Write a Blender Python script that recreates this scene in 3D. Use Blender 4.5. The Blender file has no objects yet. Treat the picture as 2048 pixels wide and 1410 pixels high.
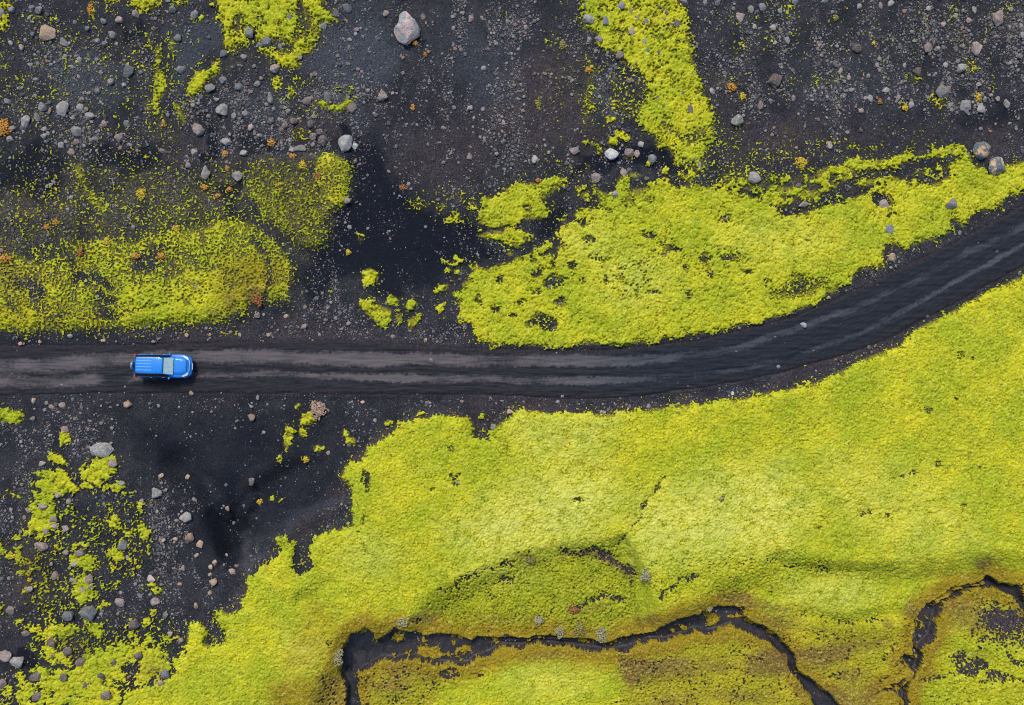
import bpy, bmesh, math, random
import numpy as np
from mathutils import Vector, Matrix, noise as mnoise
random.seed(7); rng = np.random.default_rng(11)
C = bpy.context.scene.collection
f32 = np.float32
CAM_H = 58.0           # drone height in metres
S = 25.0               # survey units (px of the plan) per metre on the z=0 plane

# ------------------------------------------------------------------ noise
PT = np.random.default_rng(5).permutation(4096).astype(np.int32)
GA = np.linspace(0, 2*np.pi, 256, endpoint=False).astype(f32)
GX, GY = np.cos(GA), np.sin(GA)
def hsh(ix, iy, seed): return PT[(PT[(ix + seed*131) & 4095] + iy*7 + seed*17) & 4095]
def perlin(x, y, seed=0):
    x = x.astype(f32); y = y.astype(f32)
    ix = np.floor(x).astype(np.int32); iy = np.floor(y).astype(np.int32)
    fx = x-ix; fy = y-iy
    def g(dx, dy):
        h = hsh(ix+dx, iy+dy, seed) & 255
        return GX[h]*(fx-dx) + GY[h]*(fy-dy)
    u = fx*fx*fx*(fx*(fx*6-15)+10); v = fy*fy*fy*(fy*(fy*6-15)+10)
    a = g(0,0); b = g(1,0); a = a+(b-a)*u
    c = g(0,1); d = g(1,1); c = c+(d-c)*u
    return (a+(c-a)*v)*f32(1.4)
def fbm(x, y, scales, amps, seed=0):
    r = np.zeros(np.shape(x), f32)
    for k, (s, a) in enumerate(zip(scales, amps)): r += f32(a)*perlin(x/f32(s), y/f32(s), seed+k)
    return r
def worley(x, y, cell, seed=0):
    x = (x/f32(cell)).astype(f32); y = (y/f32(cell)).astype(f32)
    ix = np.floor(x).astype(np.int32); iy = np.floor(y).astype(np.int32)
    f1 = np.full(x.shape, 9, f32); f2 = f1.copy()
    for dx in (-1,0,1):
        for dy in (-1,0,1):
            h = hsh(ix+dx, iy+dy, seed)
            px = ix+dx+(h & 63)/f32(64); py = iy+dy+((h >> 6) & 63)/f32(64)
            d = (px-x)**2+(py-y)**2
            f2 = np.minimum(f2, np.maximum(f1, d)); f1 = np.minimum(f1, d)
    return np.sqrt(f1), np.sqrt(f2)
def uniformize(a):
    s = np.sort(a.ravel()[::97]); q = np.linspace(0, 1, 256)
    return np.interp(a, s[(q*(len(s)-1)).astype(int)], q).astype(f32)
def sstep(a, b, x):
    t = np.clip((x-a)/(b-a), 0, 1); return t*t*(3-2*t)

# ------------------------------------------------------------------ plan (traced survey of the place, plan units)
LX0, LX1, LY0, LY1, LST = -230., 2280., -200., 1610., 2.5
lx = np.arange(LX0, LX1, LST, dtype=f32); ly = np.arange(LY0, LY1, LST, dtype=f32)
GXX, GYY = np.meshgrid(lx, ly)
def sample(A, x, y):
    u = np.clip((x-LX0)/LST, 0, len(lx)-1.001); v = np.clip((y-LY0)/LST, 0, len(ly)-1.001)
    i = u.astype(np.int32); j = v.astype(np.int32); fu = (u-i).astype(f32); fv = (v-j).astype(f32)
    return (A[j,i]*(1-fu)+A[j,i+1]*fu)*(1-fv)+(A[j+1,i]*(1-fu)+A[j+1,i+1]*fu)*fv
def _win(x0, x1, y0, y1, pad):
    i0 = max(0, int((x0-pad-LX0)/LST)); i1 = min(len(lx), int((x1+pad-LX0)/LST)+2)
    j0 = max(0, int((y0-pad-LY0)/LST)); j1 = min(len(ly), int((y1+pad-LY0)/LST)+2)
    return slice(j0, j1), slice(i0, i1)
def P(s): 
    v = [float(t) for t in s.replace(',', ' ').split()]; return list(zip(v[::2], v[1::2]))
def poly_a(pts, soft):
    """coverage 0..1 of a polygon with a soft edge, in a window of the survey grid"""
    if isinstance(pts, str): pts = P(pts)
    xs = [p[0] for p in pts]; ys = [p[1] for p in pts]
    w = _win(min(xs), max(xs), min(ys), max(ys), soft+4)
    x = GXX[w]; y = GYY[w]
    d2 = np.full(x.shape, 1e12, f32); ins = np.zeros(x.shape, bool)
    for k in range(len(pts)):
        ax, ay = pts[k]; bx, by = pts[(k+1) % len(pts)]
        ex, ey = bx-ax, by-ay; L = ex*ex+ey*ey+1e-9
        t = np.clip(((x-ax)*ex+(y-ay)*ey)/L, 0, 1)
        np.minimum(d2, (x-ax-t*ex)**2+(y-ay-t*ey)**2, out=d2)
        c = (ay > y) != (by > y)
        if ey != 0: ins ^= c & (x < ex*(y-ay)/ey+ax)
    sd = np.sqrt(d2); sd = np.where(ins, -sd, sd)
    return w, sstep(soft, -soft, sd)
def line_a(pts, wid, soft):
    """coverage of a thick polyline"""
    if isinstance(pts, str): pts = P(pts)
    xs = [p[0] for p in pts]; ys = [p[1] for p in pts]
    w = _win(min(xs), max(xs), min(ys), max(ys), wid+soft+4)
    x = GXX[w]; y = GYY[w]; d2 = np.full(x.shape, 1e12, f32)
    for k in range(len(pts)-1):
        ax, ay = pts[k]; bx, by = pts[k+1]
        ex, ey = bx-ax, by-ay; L = ex*ex+ey*ey+1e-9
        t = np.clip(((x-ax)*ex+(y-ay)*ey)/L, 0, 1)
        np.minimum(d2, (x-ax-t*ex)**2+(y-ay-t*ey)**2, out=d2)
    return w, sstep(wid+soft, max(wid-soft, 0), np.sqrt(d2))
def ell_a(e, soft):
    cx, cy, rx, ry = e[:4]; rot = math.radians(e[4]) if len(e) > 4 else 0
    R = max(rx, ry); w = _win(cx-R, cx+R, cy-R, cy+R, soft+4)
    x = GXX[w]-cx; y = GYY[w]-cy; c, s = math.cos(rot), math.sin(rot)
    d = np.sqrt(((x*c+y*s)/rx)**2+((-x*s+y*c)/ry)**2); r = min(rx, ry)
    return w, sstep(soft/r, -soft/r, d-1)
def blob(shape, soft):
    if isinstance(shape, tuple): return ell_a(shape, soft)
    return poly_a(shape, soft)

D = np.zeros(GXX.shape, f32)      # moss density 0..1.2
FN = np.zeros(GXX.shape, f32)     # fine crust (1) or cushions (0)
def add(shape, dens, soft=6, fine=None):
    w, a = blob(shape, soft*1.7); D[w] = np.maximum(D[w], dens*a)
    if fine is not None: FN[w] = FN[w]+(fine-FN[w])*a
def cut(shape, k=1., soft=4):
    w, a = blob(shape, soft); D[w] *= 1-k*a

# --- the wide carpet below the track
CARPET = P("""2300 420 2180 495 2048 550 2015 565 1985 578 1957 592 1930 605 1905 622 1880 635 1850 648 1824 663 1815 675 1800 692 1775 700 1745 710 1720 722
1690 738 1660 752 1630 765 1600 773 1570 779 1536 785 1491 795 1454 800 1407 807 1357 810 1324 815 1291 820 1254 822 1224 825 1184 828 1151 827 1114 826
1074 822 1044 818 1030 822 1024 830 1005 843 989 853 984 867 985 880 965 878 949 875 945 860 945 847 935 837 912 832 879 833 855 835 832 840 812 847 795 853 785 867
765 877 752 887 735 895 729 903 725 917 719 928 699 925 690 932 684 947 679 957 699 973 707 997 699 1018 707 1037 704 1050 685 1057 665 1057 645 1068
629 1073 622 1097 619 1127 602 1147 592 1130 589 1107 590 1090 579 1073 562 1073 549 1083 562 1097 552 1113 532 1127 512 1143 500 1153 490 1183 480 1217 460 1227
445 1222 430 1223 434 1247 450 1260 447 1287 425 1290 410 1287 417 1260 400 1243 380 1250 370 1273 370 1303 350 1317 343 1347 317 1363 267 1370 247 1390 240 1410 230 1700 2300 1700""")
add(CARPET, 1.06, 8, 0.6)
for e in ["899 947 919 947 914 960 919 972 907 970 900 958", "727 940 740 945 738 983 728 985 724 962",
          (867,983,6,4), (727,1040,4,9), (905,900,8,6,20), (1722,1030,8,7), (1738,1024,4,9,-20), (1776,1030,6,5), (1801,951,8,5), (1828,947,8,3),
          (1856,820,7,8,-40), (1873,930,7,5,-30), (1958,932,6,4), (1633,1056,4,3), (1926,1004,6,4), (1850,815,6,3), (1920,712,3,8), (1944,715,4,3),
          (660,1282,4,5), (718,1065,4,3), (1155,998,14,4), (1443,997,6,4), (1910,800,4,3), (1290,1010,10,5,-40), (1315,980,9,4,-40)]:
    cut((e[0], e[1], e[2]*.75, e[3]*.75)+tuple(e[4:]) if isinstance(e, tuple) else e, .9, 3)
for ln, wd, k in [("1240 1085 1262 1060 1285 1020 1310 985 1330 955", 3, .35), ("1320 1196 1340 1175 1362 1160 1390 1152", 3, .3),
               ("1125 1100 1165 1102 1195 1100 1220 1115 1245 1128 1262 1140", 8, .32), ("1160 1210 1185 1198 1215 1193 1245 1198", 5, .38), ("1262 1140 1266 1160", 5, .4),
               ("1536 1115 1580 1130 1622 1136 1660 1140 1720 1140 1780 1142", 5, .13), ("1590 1210 1610 1228 1640 1240 1680 1243 1730 1240 1790 1228", 6, .14),
               ("860 1200 900 1170 960 1140 1010 1125 1060 1108", 6, .22), ("600 1200 640 1180 665 1160", 5, .15), ("1840 1360 1880 1350 1930 1345", 4, .25),
               ("2017 1305 2030 1320 2048 1330", 4, .4), ("1960 1365 2000 1362 2048 1358", 4, .25)]:
    w, a = line_a(ln, wd, 5); D[w] *= 1-k*a
# brown-flecked, gappy areas along the stream
for sh, k in [("880 1170 1010 1125 1240 1085 1270 1150 1280 1230 1200 1255 1000 1260 880 1255", .14), ("1245 1305 1340 1300 1500 1270 1600 1370 1620 1420 1210 1420 1230 1360", .19),
              ("1536 1180 1600 1225 1740 1240 1830 1235 1830 1290 1800 1380 1640 1370 1570 1290", .19), ("1840 1300 1930 1250 2100 1250 2100 1430 1815 1430", .15),
              ("715 1340 820 1320 900 1345 860 1420 715 1420", .2), ("1290 1120 1600 1090 1700 1150 1500 1200 1300 1200", .12), ("1940 1180 2040 1200 2060 1300 1960 1280 1930 1230", .25),
              ("640 1350 690 1350 696 1420 625 1420", .25)]:
    w, a = poly_a(sh, 18); D[w] -= k*a; FN[w] = FN[w]*(1-a)+0.75*a
cut((2016,1243,30,22), .75, 10); cut((1985,1230,25,20), .5, 10); cut((1949,1333,26,12,-10), .95, 6); cut((1995,1350,18,6), .7, 5); cut((902,1348,15,7,10), .95, 4); cut((955,1346,9,5), .7, 3)
cut((1915,1318,14,10),.6,6); cut((1010,1160,10,6), .6, 6); cut((985,1195,5,4), .8, 3); cut((832,1240,6,5), .9, 3)
# --- broken moss field, lower corner
for sh, d in [("68 945 120 940 152 960 155 985 130 995 110 1000 115 1020 112 1062 75 1078 50 1072 55 1030 70 1000", .78), ("160 935 195 915 225 910 240 945 205 965 165 975", .8),
    ("190 960 245 965 255 985 225 985 200 985", .6), ("213 1025 245 1022 250 1040 235 1062 215 1055", .75), ("262 985 285 990 290 1020 275 1035 265 1005", .7), ("273 1045 298 1042 302 1080 285 1088", .72),
    ("243 1058 265 1055 272 1085 255 1082", .75), ("205 1083 245 1090 252 1120 235 1127 212 1105", .75), ((231,1138,9,9), .6), ((262,1120,9,8), .6), ("138 1078 190 1070 194 1100 175 1100 150 1098", .7),
    ("140 1108 190 1105 200 1145 170 1150 145 1140", .66), ("143 1145 188 1150 190 1195 165 1208 148 1190", .9), ("0 1070 18 1078 18 1115 -40 1120 -40 1070", .7),
    ("297 1162 315 1160 321 1178 303 1178", 1.05), ("250 1233 290 1240 300 1265 265 1270", .7), ("300 1215 335 1220 345 1240 310 1240", .6), ("255 1265 345 1260 350 1290 300 1310 250 1290", .62),
    ("-40 1212 10 1214 12 1228 -40 1230", .8), ("0 1370 30 1370 35 1430 -40 1430 -40 1350", .45), ("28 1345 70 1345 80 1380 110 1385 120 1430 30 1430", .62),
    ("40 1100 115 1120 120 1160 110 1200 45 1190 35 1140", .4), ("55 1200 130 1190 150 1240 110 1260 70 1240", .36), ("115 1160 145 1165 140 1200 120 1205", .3),
    ("85 1248 150 1245 210 1240 212 1275 170 1262 125 1290 150 1330 100 1340 85 1300", .72), ("130 1255 180 1260 185 1300 140 1300", .28),
    ("165 1300 250 1280 330 1300 345 1330 300 1370 250 1385 240 1430 110 1430 90 1380 60 1350 80 1330 150 1330", .74), ("195 1310 235 1310 245 1360 200 1380", .95), ("180 1360 250 1370 240 1420 170 1420", .95),
    ("60 1010 300 1000 300 1130 200 1220 60 1230 40 1100", .34), ("20 1235 340 1235 345 1420 -40 1420 -40 1380 60 1370 60 1260", .42), ((225,1205,10,8), .5), ((120,1075,30,8), .5), ((30,990,12,5), .5), ((38,1075,10,6), .5), ((37,1095,8,7), .9), ((28,1110,8,5), .9), ((35,992,8,5), .8)]:
    add(sh, min(d*1.12+.03, 1.05), 8, 0.2)
cut("212 1245 245 1245 250 1275 215 1275", .85, 8); cut("0 1295 60 1290 85 1320 50 1345 25 1340 0 1330", .8, 8); cut("255 1320 280 1330 270 1370 250 1370", .8, 8); cut("120 1120 138 1115 138 1165 124 1160", .85, 5)
# --- isolated patches beside the track
for sh, d in [("-40 815 0 818 40 820 48 835 40 843 -40 846", .95), ((129,877,10,11), .95), ((206,928,12,13), .85), ((100,912,10,5), .85), ((122,918,14,8,30), .95), ((108,895,5,4),.6), ((65,925,12,9), .8), ((165,932,14,9), .85),
    ((741,552,16,17,-60), .95), ("720 605 757 607 785 620 782 640 775 652 745 640 728 625", .88), ((785,603,13,10), 1.), ((823,609,13,8), 1.), ("812 637 830 630 850 622 838 640 825 660 815 660", .82), ((798,637,9,15), .72),
    ((884,577,17,8,-25), .85), ((911,522,19,6), .5), ((914,542,8,5), .9), ((899,538,6,5), .8), ((881,614,8,7), .8), ((748,600,5,5), .9), ((739,591,4,4), .8), ((721,475,8,10), .6), ((838,664,6,5), .7), ((672,632,9,7), .35), ((665,590,8,10), .3), ((893,635,8,4), .5),
    ("597 838 617 825 632 840 622 850 602 851", 1.), ((605,864,8,10), .95), ((579,866,9,12), .95), ((573,885,7,14), .9), ((692,866,7,9,-40), .9), ((704,882,10,8), .9), ((637,897,10,8), .9), ((597,810,6,5), .9), ((559,915,6,9), .7),
    ((837,831,9,4), .85), ((776,845,8,6), .9), ((773,866,8,4), .6), ((613,916,8,8), .6), ((965,833,8,5),.5), ((560,998,5,4),.7), ((541,998,5,4),.7)]:
    add(sh, d, 4, 0.1)
# --- oval patch above the track
OVAL = """945 647 949 667 962 683 985 690 1024 692 1057 692 1104 697 1147 692 1201 690 1224 695 1257 697 1277 687 1311 690 1317 678 1357 673 1387 670 1424 667 1454 660 1484 653 1501 645 1536 645
1563 637 1596 623 1623 612 1646 600 1656 587 1673 587 1676 573 1703 567 1709 550 1723 540 1743 537 1769 535 1768 507 1769 493 1789 490 1796 497 1823 493 1843 487 1869 478 1889 470 1901 463 1899 443 1906 437
1926 457 1936 443 1949 423 1983 420 2009 407 2016 392 2036 393 2048 373 2110 350 2110 310 2036 323 2009 330 1999 353 1973 340 1946 330 1943 310 1929 300 1915 318 1889 335 1905 345 1875 362 1850 372 1830 362 1790 365 1760 372 1735 385 1715 390 1690 405
1650 410 1600 428 1570 432 1545 412 1524 402 1497 390 1457 380 1417 373 1390 367 1360 375 1337 367 1317 367 1304 390 1271 400 1244 407 1204 417 1177 415 1154 417 1147 430 1157 440 1177 433 1180 441 1165 450 1134 443 1117 463 1124 497
1104 507 1067 510 1031 513 1024 523 995 530 975 537 942 527 945 545 935 557 922 567 925 580 902 587 910 600 919 603 920 620 917 640"""
add(OVAL, .985, 8, 0.4)
cut("1091 560 1105 552 1120 556 1134 558 1130 573 1108 575 1088 574", .9, 4); cut("1054 645 1075 630 1100 632 1114 642 1112 655 1098 665 1080 655 1058 652", .92, 5)
for e in [(1193,517,12,6), (1043,605,8,5), (1311,585,8,4,-20), (1378,590,6,8), (1450,440,10,7), (1109,522,5,14,20), (1075,586,8,5), (1030,632,8,5), (1147,532,10,7), (1410,518,10,6), (1455,517,12,5), (1370,532,9,5), (1350,500,14,5),
          (1075,545,14,8,-20), (1000,560,8,6), (960,600,8,6), (1120,600,8,10), (990,620,10,5), (1060,520,14,5), (1160,560,8,5), (1300,470,12,6), (1215,560,6,5), (1420,550,6,7), (1495,545,8,4), (1530,565,5,8), (1035,475,14,7), (1180,480,12,7),(1262,395,10,8),(1230,402,10,5)]: cut(e, .75, 5)
for e, k in [((1270,560,40,40), .2), ((1600,572,55,18,-15), .5), ((1330,495,60,30), .14), ((1240,400,70,25), .2), ((1440,520,70,30), .12)]: cut(e, k, 14)
cut("1603 402 1650 392 1690 378 1692 390 1650 410 1610 418 1600 412", .85, 5); cut((1760,400,22,14,20), .95, 4); cut((1780,430,8,8), .6, 3)
# fringe above it
add("1536 330 1600 320 1660 330 1720 310 1790 300 1870 290 1930 285 1945 310 1900 350 1830 365 1760 372 1700 395 1640 405 1590 425 1540 405 1500 385 1440 370 1430 345 1480 330", .5, 16, 0.15)
for ln in ["1545 378 1590 385 1640 392 1670 378", "1700 325 1745 330 1790 325 1815 310", "1860 315 1895 305 1920 300", "1640 345 1690 338 1730 332", "1690 355 1730 365 1760 352 1790 360", "1540 395 1565 405"]:
    w, a = line_a(ln, 11, 8); D[w] = np.maximum(D[w], .82*a)
w, a = line_a("1640 400 1690 375 1720 352 1790 345 1840 330 1900 318", 7, 5); D[w] *= 1-.85*a
add("1440 335 1480 345 1536 360 1536 400 1490 385 1430 372", .6, 10, .1); add((1748,295,12,8), .6, 6); add((1705,295,14,7), .6, 6); add((1663,282,12,16), .3, 8)
cut((1575,330,60,16), .5, 12)
# bits at its top left shoulder
add("1181 357 1192 372 1205 380 1225 388 1238 350 1255 345 1260 375 1300 370 1330 355 1350 370 1310 395 1270 410 1240 425 1200 420 1192 395 1183 375", .78, 6, .2)
for e in [(1257,312,9,8), (1303,323,9,7), (1362,350,9,7), (1400,337,8,9), (1160,378,9,7), (1170,392,10,8), (1200,302,8,7), (1178,332,4,7), (1330,340,6,6), (1380,355,12,10), (1270,350,15,6)]: add(e, .85, 4, .1)
add("1010 380 1024 368 1060 365 1095 360 1130 353 1137 363 1115 378 1100 390 1085 400 1095 420 1097 435 1080 440 1050 440 1030 450 1024 451 985 456 955 447 955 435 965 415 958 400 970 393 990 395", .93, 6, .2)
cut((1053,417,7,6), .9, 3); add("950 470 985 458 1000 460 1024 458 1057 462 1062 474 1045 490 1035 500 1022 490 1000 483 965 478", .86, 5, .1)
for e, d in [((1084,498,20,7,-12), 1.), ((1095,486,6,6), .9), ((1119,495,6,5), 1.), ((838,408,24,13), .5), ((885,412,8,8), .7), ((905,438,25,11,-15), .6), ((918,398,16,18), .4), ((946,412,14,14), .5), ((1128,440,9,6), .8), ((1160,385,22,16), .35), ((1020,507,9,7), .8), ((1068,520,30,8), .7)]: add(e, d, 5, .1)
# --- moss tongue
add("1174 -200 1357 -200 1357 0 1377 20 1374 50 1381 73 1387 110 1394 143 1404 170 1414 197 1424 220 1432 243 1432 277 1417 303 1405 317 1411 337 1401 347 1384 325 1364 323 1344 313 1330 300 1311 297 1307 277 1287 257 1271 240 1277 213 1291 187 1284 153 1270 140 1250 130 1230 110 1200 95 1190 70 1165 60 1160 30", .84, 9, .4)
add("1154 33 1165 60 1167 93 1184 115 1197 133 1215 150 1235 150 1270 140 1284 153 1291 187 1277 213 1271 240 1250 235 1220 215 1180 240 1165 260 1160 200 1170 150 1155 60", .52, 10, .45)
cut("1190 145 1228 150 1230 225 1200 232 1188 200", .75, 8); add("1222 200 1234 198 1234 220 1224 220", .8, 4)
for sh, d in [("1207 232 1234 230 1234 247 1210 247", .85), ((1245,270,14,9,25), .75), ((1222,287,9,10), .8), ((1185,288,8,5), .8), ((1230,165,10,30), .5), ((1355,325,12,8), .8), ((1440,290,25,20), .3), ((1465,340,30,20), .4), ((1390,330,30,20), .55)]: add(sh, d, 6, .2)
cut((1255,170,20,30), .45, 12); cut((1270,40,90,40), .1, 20); cut((1380,275,30,12), .35, 8)
# --- ragged patch near the top
add("430 -200 649 -200 649 0 645 17 665 20 672 43 645 47 642 67 632 90 629 107 605 113 595 133 575 147 560 130 535 115 510 105 512 60 500 90 475 105 463 115 443 87 447 60 437 33 430 0", .82, 8, .4)
cut("463 108 470 85 500 95 530 115 560 125 590 140 570 165 520 140 480 140", .55, 12); cut((540,88,40,10), .5, 8); cut((600,30,7,35), .6, 4); cut((614,50,8,30), .4, 4); cut((480,50,14,20), .4, 8); cut((565,95,30,10), .45, 8); cut((520,45,10,14), .35, 6); cut((590,70,12,8), .4, 6)
for sh, d in [("440 120 443 147 417 160 405 180 393 190 373 193 377 167 390 143 420 137 423 123", .92), ("290 63 303 77 307 97 323 80 326 100 320 133 337 160 333 187 317 207 323 223 307 230 300 205 303 187 307 140 310 113 293 90", .7), ((343,90,8,20), .7),
    ("343 205 358 205 375 245 365 248", .85), ((300,210,16,20), .5), ((225,2,14,7), .8), ((290,6,34,14), .8), ((183,22,8,14), .8), ((280,115,16,24), .35), ((213,115,9,18), .5), ((128,130,14,20), .35), ((107,180,8,15), .5), ((127,190,10,15), .4),
    ("628 203 645 198 660 210 680 205 692 192 703 195 697 215 680 226 655 222 640 215", .88), ((553,165,11,14), .75), ((582,183,8,12), .85), ((600,160,20,10), .3), ((595,125,12,20), .6), ((0,45,18,22), .7), ((12,10,14,18), .5), ((75,33,12,5), .7), ((100,38,10,6),.5), ((133,100,6,6),.8),
    ((10,120,16,40), .25), ((30,180,40,40), .2), ((330,255,40,30), .25), ((335,150,20,60), .3), ((350,120,8,10), .3), ((395,40,14,10), .5), ((420,5,10,8), .5), ((360,5,20,14), .5), ((690,185,30,12), .35), ((597,268,20,16), .4), ((705,150,8,8), .2), ((570,205,25,10), .3)]: add(sh, d, 5, .25)
# --- olive bank above the car
add("-60 500 0 500 100 480 180 470 260 470 330 455 420 440 490 430 520 445 552 470 572 487 585 513 592 543 582 580 572 603 545 602 525 600 507 605 480 612 487 623 480 637 453 642 420 650 383 653 333 653 290 655 253 657 227 663 187 664 160 660 117 667 83 667 50 673 20 668 -60 672", .66, 12, .9)
add("60 540 200 540 300 530 420 500 500 480 560 490 580 540 570 590 520 595 480 615 440 640 300 648 160 652 60 655 10 650 0 600 30 560", .80, 36, .85)
add("-40 590 40 600 120 630 240 625 330 600 470 560 560 560 585 545 572 600 500 603 487 625 440 645 280 655 100 660 -40 665", 1.0, 18, .7)
add("0 480 120 430 250 400 330 380 420 390 500 410 520 450 300 500 100 510 0 520", .46, 40, 1.)
add("0 430 100 370 250 360 420 340 500 340 500 430 300 430 0 480", .36, 40, 1.)
add("143 323 167 323 180 370 200 385 222 420 218 445 195 435 165 395 145 350", .6, 10, .95); add((350,430,60,35), .55, 25, 1.); cut((75,500,60,30,10), .4, 20); cut((250,450,50,24), .45, 18); cut((295,520,26,20), .4, 12); cut((180,560,40,14,20), .25, 12); cut((70,585,16,20), .5, 10); cut((205,615,18,30,-30), .35, 12); add((300,390,50,14), .4, 15, 1.)
add("629 310 655 303 679 307 705 333 702 367 695 393 699 407 679 417 640 400 625 350", .72, 8, .9)
add("480 330 560 320 640 330 690 400 669 430 659 490 632 503 595 497 560 470 500 410 470 380", .54, 14, .95); add("600 440 640 420 660 440 655 490 632 503 595 497 585 470", .6, 10, .9); add((520,430,25,25), .62, 12,.8)
for ln, k in [("500 400 520 440 545 465 570 490 590 520", .7), ("60 560 85 590", .45), ("150 552 200 556 222 575", .55), ("145 520 152 560", .35), ("195 590 232 602", .5), ("215 625 235 640", .4), ("420 530 470 545", .3), ("30 480 60 510", .5), ("20 610 55 640", .35), ("90 640 130 650", .3), ("510 480 535 510 540 560 530 595", .4)]:
    w, a = line_a(ln, 5, 8); D[w] *= 1-k*a
# --- thin scatter on the gravel
for sh, d in [((1550,60,60,70), .14), ((1470,60,50,60), .16), ((1700,90,160,90), .07), ((1920,50,120,60), .1), ((1560,180,40,30), .1), ((1960,140,60,40), .08), ((1480,180,40,50), .1), ((1455,290,50,55), .3), ((1500,320,60,40), .35), ((1390,330,40,30), .45), ((1130,350,60,30), .25), ((250,330,200,40), .2), ((210,150,230,150), .12), ((250,400,280,70), .3), ((330,150,60,110), .2), ((250,240,120,30), .14), ((60,90,60,90), .12), ((590,190,60,60), .16), ((1120,150,40,150), .1), ((1260,190,60,70), .25), ((1640,300,160,30), .2), ((1850,260,120,25), .12), ((1450,300,50,40), .2), ((900,400,80,30), .16), ((950,380,150,40), .08), ((60,300,90,60), .1), ((200,200,200,150), .05), ((1480,100,30,14), .35), ((1588,160,8,10), .6), ((1632,165,8,11), .6), ((1575,20,14,30), .4), ((1680,150,6,6), .6), ((1938,138,8,5), .9), ((1877,203,8,4), 1.), ((1832,155,6,4), .9), ((1812,215,6,6), .8), ((1985,175,10,8), .5), ((1945,118,14,10), .4),((1080,375,30,12),.4),((1090,320,40,20),.2), ((1905,25,12,18),.35), ((2020,20,30,20),.3),((1100,80,14,20),.3),((1110,200,20,40),.15),((1010,30,10,10),.3)]: add(sh, d, 14, .6)

def blur(A, r):
    for ax in (0, 1):
        for _ in range(2):
            c = np.cumsum(np.pad(A, [(r+1, r) if k == ax else (0, 0) for k in (0, 1)], mode='edge'), axis=ax, dtype=np.float64); n = A.shape[ax]
            A = ((np.take(c, np.arange(n)+2*r+1, ax)-np.take(c, np.arange(n), ax))/(2*r+1)).astype(f32)
    return A
D = D+np.where((FN > .6) & (GXX < 720) & (GYY < 700), np.clip(D, 0, 1)*fbm(GXX, GYY, (95, 42, 20), (.22, .2, .14), 300)-.01, 0).astype(f32)
_b = blur(np.clip(D, 0, 1), 7); HAL = np.clip(.62*_b-.02, 0, 1)*(D < .3); D = np.where(D < .3, np.maximum(D, HAL), D); FN = np.where(HAL > D*.99, np.maximum(FN, .5*(HAL > .01)), FN)
# --- stream beds: cut through the carpet
STREAM1 = P("""732 1253 745 1267 750 1283 769 1273 792 1257 805 1263 845 1273 879 1267 915 1270 942 1283 955 1273 985 1275 1024 1278 1057 1277 1074 1272 1124 1277 1174 1278 1211 1288 1237 1277 1274 1270 1311 1263 1334 1250 1361 1238 1401 1232 1421 1217 1457 1213
1487 1217 1484 1230 1497 1240 1536 1260 1543 1262 1569 1287 1589 1313 1591 1337 1613 1357 1636 1370 1659 1390 1680 1412 1760 1500 1800 1650 1730 1650 1690 1500 1629 1412 1619 1390 1603 1367 1586 1343 1573 1320 1553 1297 1536 1277 1517 1273 1491 1260 1466 1250 1441 1260 1417 1265 1391 1258 1357 1273 1331 1280 1301 1280 1277 1290 1254 1298
1224 1302 1191 1300 1157 1297 1124 1290 1094 1290 1081 1280 1061 1287 1044 1295 1024 1292 1002 1293 979 1307 949 1317 939 1327 915 1330 879 1327 845 1320 812 1313 792 1320 765 1317 742 1330 729 1337 715 1350 714 1377 719 1410 725 1500 740 1650 700 1650 700 1500 695 1410 697 1373 679 1340 687 1320 684 1300 695 1283 705 1268 725 1260""")
STREAM2 = P("""1973 1152 1984 1157 1993 1167 2013 1167 2036 1173 2043 1193 2058 1208 2120 1230 2200 1230 2200 1252 2110 1250 2048 1222 2036 1200 2023 1187 1999 1180 1983 1173 1973 1170 1953 1173 1923 1181 1913 1193 1896 1200 1879 1200 1876 1230 1869 1250 1863 1273 1853 1283 1835 1298 1843 1307 1839 1337 1826 1348 1813 1370
1809 1412 1815 1650 1780 1650 1798 1412 1801 1395 1793 1377 1766 1377 1749 1387 1749 1380 1769 1372 1796 1367 1813 1357 1823 1340 1816 1327 1803 1320 1809 1312 1826 1310 1829 1293 1828 1273 1833 1247 1838 1227 1856 1207 1886 1190 1903 1175 1929 1173 1956 1167""")
ISL = [(795,1278,14,9), (860,1303,25,16), (785,1308,6,6), (814,1303,5,6), (847,1280,5,5), (907,1283,5,8), (924,1300,19,9,-10), (899,1310,7,5), (996,1284,4,6), (1367,1252,9,8), (1422,1235,10,13), (1462,1235,7,6), (1464,1258,9,11), (1479,1232,8,7), (1346,1263,3,4), (1321,1270,4,4), (1278,1281,4,5), (1441,1264,9,7),
       (1889,1222,10,16), (1869,1245,6,7), (1855,1235,5,5), (1838,1252,5,4), (955,1306,3,3), (923,1317,4,4), (885,1307,4,4), (1796,1372,7,5), (1765,1384,8,5)]
STR = np.zeros(GXX.shape, f32)
for pl in (STREAM1, STREAM2):
    w, a = poly_a(pl, 4); STR[w] = np.maximum(STR[w], a)
D *= 1-STR
for e in ISL: add(e, 1.1, 2.5, .2)
w, a = ell_a((862,1297,55,24), 20)

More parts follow.
